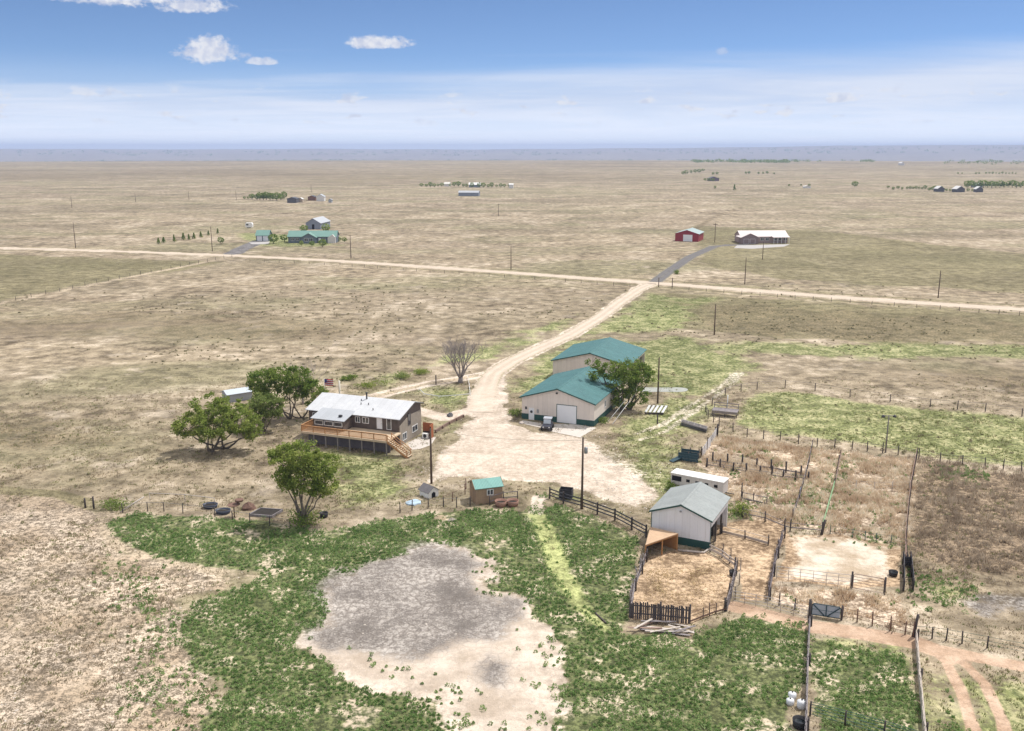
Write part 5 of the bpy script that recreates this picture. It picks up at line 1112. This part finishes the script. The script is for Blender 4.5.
fence('wire_fence', 'roadside field fence left of the driveway mouth', [(250,261.5),(340,265.5),(430,272.5),(520,278.5),(630,287.2)], 6.5, 1.2, .14, [(.5, .018, 0), (1.1, .018, 0)], dkwood, wirem, jit=.1)
fence('edging', 'white rail edging round the island of grass by the driveway fork', [(419,391),(424,396),(439,398.5),(455,397.5),(470.6,396),(469.5,386),(468,378)], 3, .5, .1, [(.42, .16, .05)], white_trim, white_trim)
fence('edging', 'brown landscape timber edging between the house and the driveway', [(436,433),(450,424.5),(464,417.5)], 2.5, .55, .18, [(.15, .24, .16), (.42, .22, .16)], redwood, redwood)
for a, b, lb in ((94, 509, 'taller of two dark gate posts on the bare ground at the left'), (85.5, 508, 'shorter of two dark gate posts on the bare ground at the left')):
    MB().tube([(0, 0, -.2), (0, 0, 1.7 if 'taller' in lb else 1.35)], [.13, .11], 7).build('pole', dkwood, thing('post', lb, 'post', G(a, b)))
def pole_between(name, label, cat, a, za, b, zb, r, m):
    A2 = G(*a); B2 = G(*b); root = thing(name, label, cat, A2); d = B2 - A2
    MB().tube([(0, 0, za), (d.x, d.y, zb)], r, 8).build('shaft', m, root); return root
pole_between('fallen_pole', 'long white pole leaning diagonally at the left paddock fence', 'pole', (120, 513), .1, (145, 508.5), 1.6, .09, palew)

# gates
def tube_gate(name, label, a, b, h, m, braces=False, fill=None, arch=False, nr=5):
    A2 = G(*a); B2 = G(*b); d = B2 - A2; L = d.length; root = thing(name, label, 'gate', A2, math.atan2(d.y, d.x)); f = MB()
    f.tube([(0, 0, .15), (0, 0, h - .15), (.15, 0, h), (L - .15, 0, h), (L, 0, h - .15), (L, 0, .15), (0, 0, .15)], .045, 7, False); f.build('frame', m, root)
    for k in range(1, nr): MB().tube([(.02, 0, .15 + (h - .15) * k / nr), (L - .02, 0, .15 + (h - .15) * k / nr)], .025, 6).build('bar', m, root)
    if fill: MB().box(.05, L - .05, -.012, .012, .2, h - .06).build('mesh_panel', fill, root)
    if braces:
        for p, q in (((.05, -.06, h - .05), (L * .45, -.06, .2)), ((L * .55, -.06, .2), (L - .05, -.06, h - .05)), ((L * .5, -.06, .15), (L * .5, -.06, h))): MB().beam(p, q, .05, .1).build('brace', tealp, root)
    for xx in (-.12, L + .12): MB().tube([(xx, 0, -.2), (xx, 0, h + .2)], .1, 7).build('post', dkwood, root)
    return root
tube_gate('pen_gate', 'blue-grey gate with dark V-shaped braces between the path and the overgrown pen', (811.5, 615.5), (840, 620), 1.35, tealp, True, mat('pale_blue_grey_mesh', (.36, .41, .47), .7, .15), nr=2)
tube_gate('pipe_gate', 'round-cornered tall pipe gate in the near side of the pale dirt pen', (852.5, 589), (883, 594.5), 1.75, mat('rusty_tube', (.27, .20, .17), .6, .2))
# chute by the pen
def plank_wall(root, p, q, h, m, name='side_wall', n=4):
    p = Vector(p); q = Vector(q); d = (q - p).normalized(); s = Vector((-d.y, d.x, 0)); o = None
    for k in range(n):
        z = h * (k + .5) / n; MB().beam(p + Vector((0, 0, z)), q + Vector((0, 0, z)), .05, h / n - .03).build(name, m, root)
    for t in (0.02, .5, .98):
        c = p.lerp(q, t) + s * .08; MB().tube([c + Vector((0, 0, -.2)), c + Vector((0, 0, h + .25))], .08, 7).build('post', dkwood, root)
ca = G(904, 592); ch = thing('loading_chute', 'narrow chute of two dark plank walls at the corner of the pale dirt pen', 'chute', ca)
slate = mat('dark_slate_planks', (0, 0, 0))
plank_wall(ch, (0, 0, 0), G(903.3, 564) - ca, 1.3, slate); plank_wall(ch, G(913.5, 592) - ca, G(910.5, 564) - ca, 1.3, slate); plank_wall(ch, G(904.3, 566) - ca, G(910.2, 566) - ca, 1.1, slate, 'end_wall')
ca = G(678, 460); cc_ = thing('cattle_chute', 'dark teal cattle chute of rails and tall posts in the green yard', 'chute', ca)
plank_wall(cc_, (0, 0, 0), G(698, 463) - ca, 1.25, tealp, 'side_rail', 3); plank_wall(cc_, G(681, 456) - ca, G(699, 458.5) - ca, 1.25, tealp, 'side_rail', 3)
MB().beam(G(671, 462) - ca + Vector((0, 0, .1)), Vector((.4, 0, .55)), .9, .08).build('ramp', tealp, cc_)

# ---------------------------------------------------------------- utility poles, lines and the arena light
polew = mat('utility_pole_wood', (.12, .085, .065), .9, .2, 1.0, 6)
POLES = {}
def upole(key, label, px, pyb, pyt, arm=False, r=.15, rz=.3, tf=False):
    h = height(px, pyb, pyt); root = thing('utility_pole', label, 'pole', G(px, pyb), rz)
    MB().tube([(0, 0, -.3), (0, 0, h * .5), (0, 0, h)], [r * 1.15, r, r * .8], 8).build('shaft', polew, root)
    if arm:
        MB().box(-1.2, 1.2, -.22, -.1, h - .75, h - .58).build('crossarm', polew, root)
        for xx in (-1.1, 0, 1.1): MB().lathe([(.05, 0), (.07, .1), (.03, .2)], 8, (xx, -.16, h - .58)).build('insulator', mat('insulator_glaze', (.3, .3, .31), .3, .1), root)
    else: MB().lathe([(.06, 0), (.08, .12), (.03, .22)], 8, (0, 0, h)).build('insulator', mat('insulator_glaze', (0, 0, 0)), root)
    if tf: MB().lathe([(.2, 0), (.24, .05), (.24, .75), (.1, .85)], 10, (.42, 0, h - 2.0)).build('transformer', mat('grey_metal', (0, 0, 0)), root)
    POLES[key] = (G(px, pyb), h); return root
upole('house', 'brown utility pole between the house stairs and the pale yard', 431.5, 483.5, 428)
upole('yard', 'tall utility pole rising through the dark plank fence at the yard', 581.8, 509, 438.5, False, .15, .3, True)
upole('garage', 'utility pole standing alone behind the rack of white boards', 657.6, 403.5, 358)
upole('field', 'lone short pole in the brown field right of the back shed', 714.2, 335, 305)
upole('r1', 'utility pole left of the two standing between the road and the long pale-roofed house', 744.7, 284.5, 258, False); upole('r2', 'utility pole directly in front of the long pale-roofed house', 762.5, 259.5, 242.5)
upole('r3', 'utility pole with a crossarm beside the red barn', 714.7, 242.3, 223, True); upole('r4', 'utility pole nearest the right end of the gravel road', 938, 298, 271)
upole('l1', 'utility pole behind the road, nearest the left end of it', 75.7, 248, 222.5); upole('l2', 'utility pole at the roadside by the planted conifers', 212.4, 251.5, 227)
upole('l3', 'utility pole at the roadside right of the green-roofed house', 351, 258.5, 235.5); upole('l4', 'utility pole beyond the middle of the gravel road', 511, 269.5, 246.5)
upole('m1', 'distant pole with a crossarm below the long windbreak row', 498.5, 216, 203.5, True); upole('f1', 'distant pole on the left plain, first of the far line', 72, 208, 196.5); upole('f2', 'distant pole on the left plain, second of the far line', 135.7, 202, 192.5)
upole('f3', 'distant pole on the left plain, third of the far line', 189, 199.8, 191); upole('f4', 'distant pole just left of the far-left windbreak', 236.3, 200, 190.5); upole('f5', 'distant pole above the far-left farmstead', 311.3, 192.5, 184.5)
def powerline(label, a, b, off=0.0, sag=.6, r=.014):
    (pa, ha), (pb, hb) = POLES[a], POLES[b]; p = Vector((pa.x, pa.y, ha + .1 - off)); q = Vector((pb.x, pb.y, hb + .1 - off)); root = thing('power_line', label, 'cable', p)
    MB().tube([(p.lerp(q, k / 14) - Vector((0, 0, sag * 4 * (k / 14) * (1 - k / 14)))) - p for k in range(15)], r, 4, False).build('cable', mat('cable_black', (.03, .03, .03), .6, .1), root)
powerline('thin cable crossing the pale yard between the house pole and the fence pole', 'house', 'yard', .3); powerline('thin cable from the fence pole to the pole behind the garage', 'yard', 'garage', .3)
gpost_ = G(629, 404)
for k, (a, lb) in enumerate((((607.5, 422), 'left one of two white guy guards slanting up into the tree by the garage'), ((612.5, 424), 'right one of two white guy guards slanting up into the tree by the garage'))):
    p = G(*a); e = G(634.5 + k * 4, 408) + Vector((0, 0, 3.6)); root = thing('guy_guard', lb, 'guy wire', p)
    MB().tube([(0, 0, 0), e - p], .05, 6).build('shaft', white_trim, root)
lh = height(885.5, 452.5, 415.5); lp = thing('arena_light', 'tall slim light pole with two floodlights over the arena fence', 'light pole', G(885.5, 452.5))
MB().tube([(0, 0, -.3), (0, 0, lh)], [.13, .08], 8).build('shaft', mat('weathered_steel', (.2, .18, .17), .6, .15), lp)
MB().box(-1.0, 1.0, -.05, .05, lh - .12, lh).build('crossarm', mat('weathered_steel', (0, 0, 0)), lp)
for xx in (-.85, .85): MB().lathe([(.12, 0), (.28, -.25), (.30, -.34)], 10, (xx, -.08, lh + .12)).build('floodlight', dm, lp)
# road gate posts, small posts
MB().tube([(0, 0, -.2), (0, 0, 3.2)], .14, 7).build('pole', polew, thing('post', 'left tall gate post where the driveway meets the road', 'post', G(658.6, 287)))
MB().tube([(0, 0, -.2), (0, 0, 3.2)], .14, 7).build('pole', polew, thing('post', 'right tall gate post where the driveway meets the road', 'post', G(672.2, 287.2)))
MB().tube([(0, 0, -.2), (0, 0, 1.6)], .11, 7).build('pole', dkwood, thing('post', 'short dark post in front of the rack of white boards', 'post', G(657.3, 424)))
MB().tube([(0, 0, -.2), (0, 0, 1.9)], .12, 7).build('pole', dkwood, thing('post', 'dark post beside the left track near the leafless tree', 'post', G(436, 384.5)))
MB().tube([(0, 0, -.2), (0, 0, 5.0)], .16, 8).build('pole', mat('cream_paint', (.70, .66, .56), .7, .1), thing('post', 'cream white post rising behind the house ridge', 'post', G(340.3, 408)))

# ---------------------------------------------------------------- vehicles, heaps and farm clutter
v0 = G(547.5, 429.0); uv = thing('utility_vehicle', 'small dark off-road utility vehicle parked on the apron facing the yard', 'vehicle', v0, -.2)
navy = mat('dark_navy_paint', (.035, .037, .055), .35, .15, spec=.6)
MB().prism([(-.75, -1.35, .45), (-.75, 1.3, .45), (-.75, 1.3, .95), (-.75, -.35, 1.0), (-.75, -1.35, .8)], (1.5, 0, 0)).build('body', navy, uv)
MB().prism([(-.7, -.15, 1.78), (-.7, 1.0, 1.82), (-.7, 1.0, 1.88), (-.7, -.2, 1.84)], (1.4, 0, 0)).build('roof', mat('pale_canopy', (.40, .42, .47), .5, .1), uv)
for xx in (-.68, .62): 
    MB().beam((xx + .03, -.5, 1.0), (xx + .03, -.12, 1.8), .05, .05).build('roll_bar', dm, uv); MB().beam((xx + .03, .95, .95), (xx + .03, .95, 1.84), .05, .05).build('roll_bar', dm, uv)
MB().prism([(-.6, -.47, 1.04), (.6, -.47, 1.04), (.6, -.17, 1.72), (-.6, -.17, 1.72)], (0, .02, .01)).build('windshield', mat('pale_windshield', (.45, .50, .55), .12, .1, spec=.8), uv)
MB().box(-.6, .6, .3, .55, .95, 1.5).build('seat', dm, uv)
for xx in (-.6, .38): MB().box(xx, xx + .22, -1.40, -1.352, .6, .76).build('headlight', white_trim, uv)
for xx in (-.92, .68):
    for yy in (-.95, .9): MB().tube([(xx, yy, .33), (xx + .24, yy, .33)], .33, 14).build('wheel', mat('rubber', (0, 0, 0)), uv)
def tub(name, label, px, py, r, h, m, inner, cat='tub', sx=1.0):
    o = thing(name, label, cat, G(px, py)); p = MB(); p.lathe([(r * .86, 0), (r, h), (r * .93, h), (r * .90, h * .55)], 18); t = p.build('shell', m, o); MB().lathe([(r * .895, h * .54), (r * .895, h * .6)], 18).build('contents', inner, o)
    o.scale = (sx, 1, 1); return o
soil = mat('dark_soil', (.035, .03, .026), .95, .3)
blackp = mat('black_plastic', (.03, .03, .035), .5, .15)
tub('stock_tub', 'left reddish round tub beside the garden shed', 500.8, 506, .8, .75, mat('rusty_red_tub', (.30, .17, .13), .8, .2), soil); tub('stock_tub', 'right reddish round tub, farther from the garden shed', 512.6, 505.5, .8, .75, mat('rusty_red_tub', (0, 0, 0)), soil)
tub('water_tub', 'black rubber tub in the corner of the pale dirt pen', 893, 575.5, .5, .5, blackp, mat('dark_water', (.02, .025, .03), .1, .1)); tub('water_tub', 'black tub against the plank fence at the bottom of the weeds', 799.5, 727, .6, .7, blackp, mat('dark_water', (0, 0, 0)))
tub('water_tub', 'small dark tub hung by the right fence of the dirt corral', 733, 575.5, .45, .55, blackp, mat('dark_water', (0, 0, 0))); tub('planter', 'left dark blue planter tub in the garden plot under the lone tree', 210.5, 507.5, .75, .5, mat('dark_blue_plastic', (.05, .06, .09), .5, .2), soil, 'planter', 1.3)
tub('planter', 'right dark planter tub in the garden plot under the lone tree', 223.3, 513.2, .75, .5, mat('dark_blue_plastic', (0, 0, 0)), soil, 'planter', 1.3); tub('planter', 'dark tub just right of the lone tree by the weeds', 324, 517, .55, .6, blackp, soil, 'planter')
rb0 = G(249.5, 516); rbx = thing('raised_bed', 'dark raised garden bed with pale timber edges left of the lone tree', 'garden bed', rb0, -.12)
for p, q in (((0, 0, .25), (3.0, -.2, .25)), ((0, 0, .25), (.6, 2.2, .25)), ((3.0, -.2, .25), (3.6, 2.0, .25)), ((.6, 2.2, .25), (3.6, 2.0, .25))): MB().beam((p[0], p[1], .12), (q[0], q[1], .12), .12, .36).build('board', lilac, rbx)
MB().prism([(.1, .05, .18), (2.9, -.1, .18), (3.5, 1.95, .18), (.65, 2.1, .18)], (0, 0, .04)).build('soil', soil, rbx)
sb_ = thing('feeder_stand', 'rusty plate-like feeder on a post in the garden plot', 'feeder', G(234.5, 517)); MB().tube([(0, 0, -.1), (0, 0, 1.5)], .07, 6).build('post', rust, sb_)
MB().lathe([(.1, 1.45), (.75, 1.6), (.8, 1.68), (.7, 1.64)], 12).build('tray', rust, sb_); MB().lathe([(.5, 1.95), (.55, 2.2), (.5, 2.22)], 10, (.6, .4, 0)).build('drum', rust, sb_)
def junk(name, label, px, py, r, h, m, cat='heap', seed=1):
    rr = random.Random(seed); o = thing(name, label, cat, G(px, py)); b2 = MB(); n = 14; rings = []
    for k, (f, z) in enumerate(((1, 0), (.9, .4), (.62, .75), (.25, 1.0))):
        rings.append([(math.cos(6.283 * i / n) * r * f * rr.uniform(.75, 1.2), math.sin(6.283 * i / n) * r * f * rr.uniform(.75, 1.2), h * z * rr.uniform(.8, 1.15) if z else -.05) for i in range(n)])
    for a, b3 in zip(rings, rings[1:]):
        for i in range(n): b2.quad(a[i], a[(i + 1) % n], b3[(i + 1) % n], b3[i])
    b2.quad(*rings[-1]); b2.build('mass', m, o); return o
junk('scrap_heap', 'low heap of rusty scrap brush behind the garden bed', 249, 508.5, .9, .8, rust, seed=2)
junk('tarp', 'crumpled pale blue tarp by the short fence left of the garden shed', 413.5, 503, 1.0, .35, mat('pale_blue_tarp', (.40, .52, .62), .7, .2), 'tarp', 3)
junk('dirt_mound', 'small tan mound of bare dirt among the weeds below the doghouse', 440, 518.5, .85, .35, mat('tan_dirt', (.38, .30, .20), .95, .2), 'mound', 4); junk('dirt_mound', 'smaller greyish mound among the weeds right of the tan one', 452, 521, .6, .35, mat('grey_dirt', (.30, .27, .22), .95, .2), 'mound', 5)
junk('rock', 'pale boulder at the left rear edge of the yard beside the garage walkway', 521.5, 423.5, .5, .4, palew, 'rock', 7); junk('rock', 'dark landscape boulder on the gravel behind the timber edging', 450, 416, .6, .6, mat('dark_stone', (.12, .12, .125), .9, .2), 'rock', 8)
dh = gable('doghouse', 'small tilted doghouse with grey roof and white front near the house pole', 'doghouse', *G(428.5, 499)[:2], .75, 1.7, 1.9, .9, 1.5, mat('bright_white_roof', (0, 0, 0)), mat('dark_grey_shingle', (.16, .15, .155), .85, .2), oh=.18, t=.06, rt=.05)
MB().prism([(.55, -.025, -.05), (1.15, -.025, -.05), (1.15, -.025, .6), (.85, -.025, .8), (.55, -.025, .6)], (0, .02, 0)).build('opening', mat('dark_gap', (0, 0, 0)), dh)
bx = thing('metal_bin', 'dark open-topped metal bin behind the end of the dark plank fence', 'bin', G(559, 499), -.25)
for s_ in ((0, 1.7, 0, .05), (0, 1.7, 1.15, 1.2), (0, .05, .053, 1.147), (1.65, 1.7, .053, 1.147)): MB().box(*s_, .15, 1.35).build('side_panel', mat('charcoal_metal', (.045, .045, .05), .6, .2), bx)
MB().box(.05, 1.65, .053, 1.147, .3, .4).build('base', dm, bx)
for xx in (.1, 1.5): MB().box(xx, xx + .1, .2, 1.0, 0, .149).build('skid', dm, bx)
# rack of slanted white boards
rk = thing('board_rack', 'rack of slanted white boards on a dark frame right of the garage tree', 'rack', G(645.5, 414.5), -.12)
MB().beam((-.1, 0, .25), (3.1, 0, .25), .1, .3).build('frame', dkwood, rk); MB().beam((.7, 1.5, 1.15), (3.9, 1.5, 1.15), .1, .12).build('frame', dkwood, rk)
for xx in (.8, 3.7): MB().box(xx, xx + .1, 1.45, 1.55, -.1, 1.09).build('leg', dkwood, rk)
for k in range(5): MB().beam((k * .72, 0, .45), (k * .72 + .75, 1.6, 1.28), .42, .05).build('board', white_trim, rk)
# stacked stock panels, weathered platform
ps = thing('panel_stack', 'long stack of grey pipe panels lying in the green yard', 'panels', G(681, 425.5), 0); e0 = G(706, 433) - G(681, 425.5); e1 = Vector((.35, 1.3, 0))
for k in range(7):
    o_ = Vector((j(-.1, .1), j(-.1, .1), .08 + k * .11)); m = MB(); m.tube([o_, o_ + e0, o_ + e0 + e1, o_ + e1, o_], .045, 5, False)
    for q in range(1, 5): m.tube([o_ + e1 * (q / 5), o_ + e0 + e1 * (q / 5)], .03, 5, False)
    for q in range(1, 4): m.tube([o_ + e0 * (q / 4), o_ + e0 * (q / 4) + e1], .03, 5, False)
    m.build('panel', pipe if k > 3 else mat('dull_pipe', (.16, .16, .16), .6, .2), ps)
a0 = G(711.5, 416); a1 = G(737, 418.5); pl = thing('platform', 'weathered grey wooden platform with low rails at the curved end of the arena', 'platform', a0, math.atan2(a1.y - a0.y, a1.x - a0.x)); L_ = (a1 - a0).length
for k in range(9): MB().box(0, L_, k * .24, k * .24 + .225, 1.0, 1.06).build('deck_board', lilac, pl)
MB().box(0, L_, -.06, -.004, .62, 1.02).build('fascia', mat('grey_wood', (0, 0, 0)), pl)
for xx in (.05, L_ / 2, L_ - .17):
    for yy in (.02, 2.0): MB().box(xx, xx + .12, yy, yy + .12, -.1, .995).build('leg', dkwood, pl)
    MB().box(xx, xx + .1, 2.17, 2.25, 1.0, 1.95).build('post', lilac, pl)
for z in (1.4, 1.85): MB().box(0, L_, 2.255, 2.3, z, z + .12).build('rail', lilac, pl)
MB().tube([(0, 0, -.1), (0, 0, 2.9)], .09, 7).build('pole', white_trim, thing('post', 'white post standing behind the weathered platform', 'post', G(727, 411)))
# lumber pile: every board a thing
wood_c = [palew, lilac, palew, redwood]; k = 0
for a, b in [((637, 626), (694, 633)), ((640, 630), (690, 637)), ((655, 621.5), (692, 629)), ((638, 628.5), (659, 622)), ((645, 633), (688, 634.5)), ((641, 623.5), (676, 625)), ((668, 628), (694, 636)), ((628, 631), (662, 631.5)), ((650, 636), (680, 630.5)), ((672, 636.5), (695, 631)), ((634, 633.5), (652, 624))]:
    A2, B2 = G(*a), G(*b); d = B2 - A2; z = .06 + .045 * k
    bo = MB().beam((0, 0, z), (d.x, d.y, z + j(-.02, .1)), j(.16, .26), .045).build('board', wood_c[k % 4], None, A2)
    tag(bo, 'weathered board lying in the loose lumber pile below the picket fence', 'board', 'boards of the lumber pile'); k += 1
tag(MB().tube([(0, 0, .12), G(704, 553.5) - G(678, 551) + Vector((0, 0, .12)), G(709, 549.5) - G(678, 551) + Vector((0, 0, .14))], .13, 8).build('log', palew, None, G(678, 551)), 'bent pale log lying along the front of the white barn', 'log')
tag(MB().beam((0, 0, .1), G(606, 624) - G(595, 613.5) + Vector((0, 0, .12)), .12, .12).build('log', dkwood, None, G(595, 613.5)), 'thin dark log lying in the weeds beside the yellow-green track', 'log')
def jug(label, px, py, r, h):
    o = thing('barrel', label, 'barrel', G(px, py)); MB().lathe([(r * .9, 0), (r, h * .1), (r, h * .8), (r * .55, h * .95), (r * .3, h)], 12).build('shell', mat('white_plastic', (.72, .73, .76), .4, .08), o); MB().lathe([(r * .2, h), (r * .2, h * 1.1)], 8).build('cap', blackp, o)
jug('white plastic barrel farthest up the plank fence in the weeds', 792, 698.5, .35, .6); jug('white plastic barrel lowest of the three by the plank fence', 790, 704, .33, .5); jug('white plastic barrel touching the plank fence in the weeds', 801.5, 707.5, .4, .7)
MB().lathe([(.28, 0), (.32, .45), (.28, .5)], 12).build('shell', mat('terracotta', (.38, .20, .12), .8, .15), thing('flower_pot', 'terracotta pot against the garage front between the door and the vehicle', 'pot', G(546.5, 421.8)))
# fenced utility corner and flag at the house
us = thing('wood_screen', 'orange-brown wooden screen at the right end of the house', 'screen', G(420.5, 437.5), -.36)
MB().box(0, 1.75, .9, .98, .9, 2.3).build('panel', mat('red_orange_boards', (.38, .13, .06), .8, .15, 1, 6, rib=('X', 2.0)), us); MB().box(1.76, 1.84, -.3, .98, .0, 2.3).build('panel', mat('red_orange_boards', (0, 0, 0)), us)
MB().box(.0, 1.75, .92, .97, 0, .895).build('lower_panel', mat('dark_boards', (0, 0, 0)), us)
ac = thing('heat_pump', 'white heat pump unit in front of the orange-brown screen', 'heat pump', G(422, 438.5), -.36); MB().box(0, 1.05, 0, .5, .1, .85).build('case', white_trim, ac); MB().lathe([(.0, 0), (.3, 0), (.3, .02), (.0, .02)], 14).build('fan_grille', dm, ac, (.5, -.005, .48)).rotation_euler = (R(90), 0, 0)
fpx = G(325.5, 409); fp = thing('flagpole', 'flagpole with a small striped red, white and blue flag behind the house roof', 'flag', fpx)
MB().tube([(0, 0, 0), (0, 0, 5.6)], .045, 7).build('pole', white_trim, fp)
fp_dz = -1.8
fr = mat('flag_red', (.50, .04, .05), .8, .08); fw_ = mat('flag_white', (.75, .75, .76), .8, .05)
for k in range(7): MB().prism([(.05, 0, 7.3 - k * .17), (.75, .12, 7.22 - k * .17), (1.6, -.05, 7.25 - k * .17), (1.6, -.05, 7.08 - k * .17), (.75, .12, 7.05 - k * .17), (.05, 0, 7.13 - k * .17)], (0, .015, 0)).build('stripe', fr if k % 2 == 0 else fw_, fp, (0, 0, fp_dz))
MB().prism([(.05, -.012, 7.3), (.72, .105, 7.225), (.72, .105, 6.56), (.05, -.012, 6.63)], (0, -.012, 0)).build('canton', mat('flag_blue', (.03, .05, .2), .8, .1), fp, (0, 0, fp_dz))
# shallow pond right of the garage
pts_ = [(636 + 26 * (1 + math.cos(t)), 389.8 + 2.6 * math.sin(t) + .5 * math.sin(3 * t)) for t in [6.283 * k / 28 for k in range(28)]]
pw0 = [G(a, b) for a, b in pts_]; tag(MB().prism([(p.x, p.y, .012) for p in pw0], (0, 0, .02)).build('pond_water', mat('pale_blue_water', (.36, .37, .34), .75, .15, spec=.2)), kind='structure')
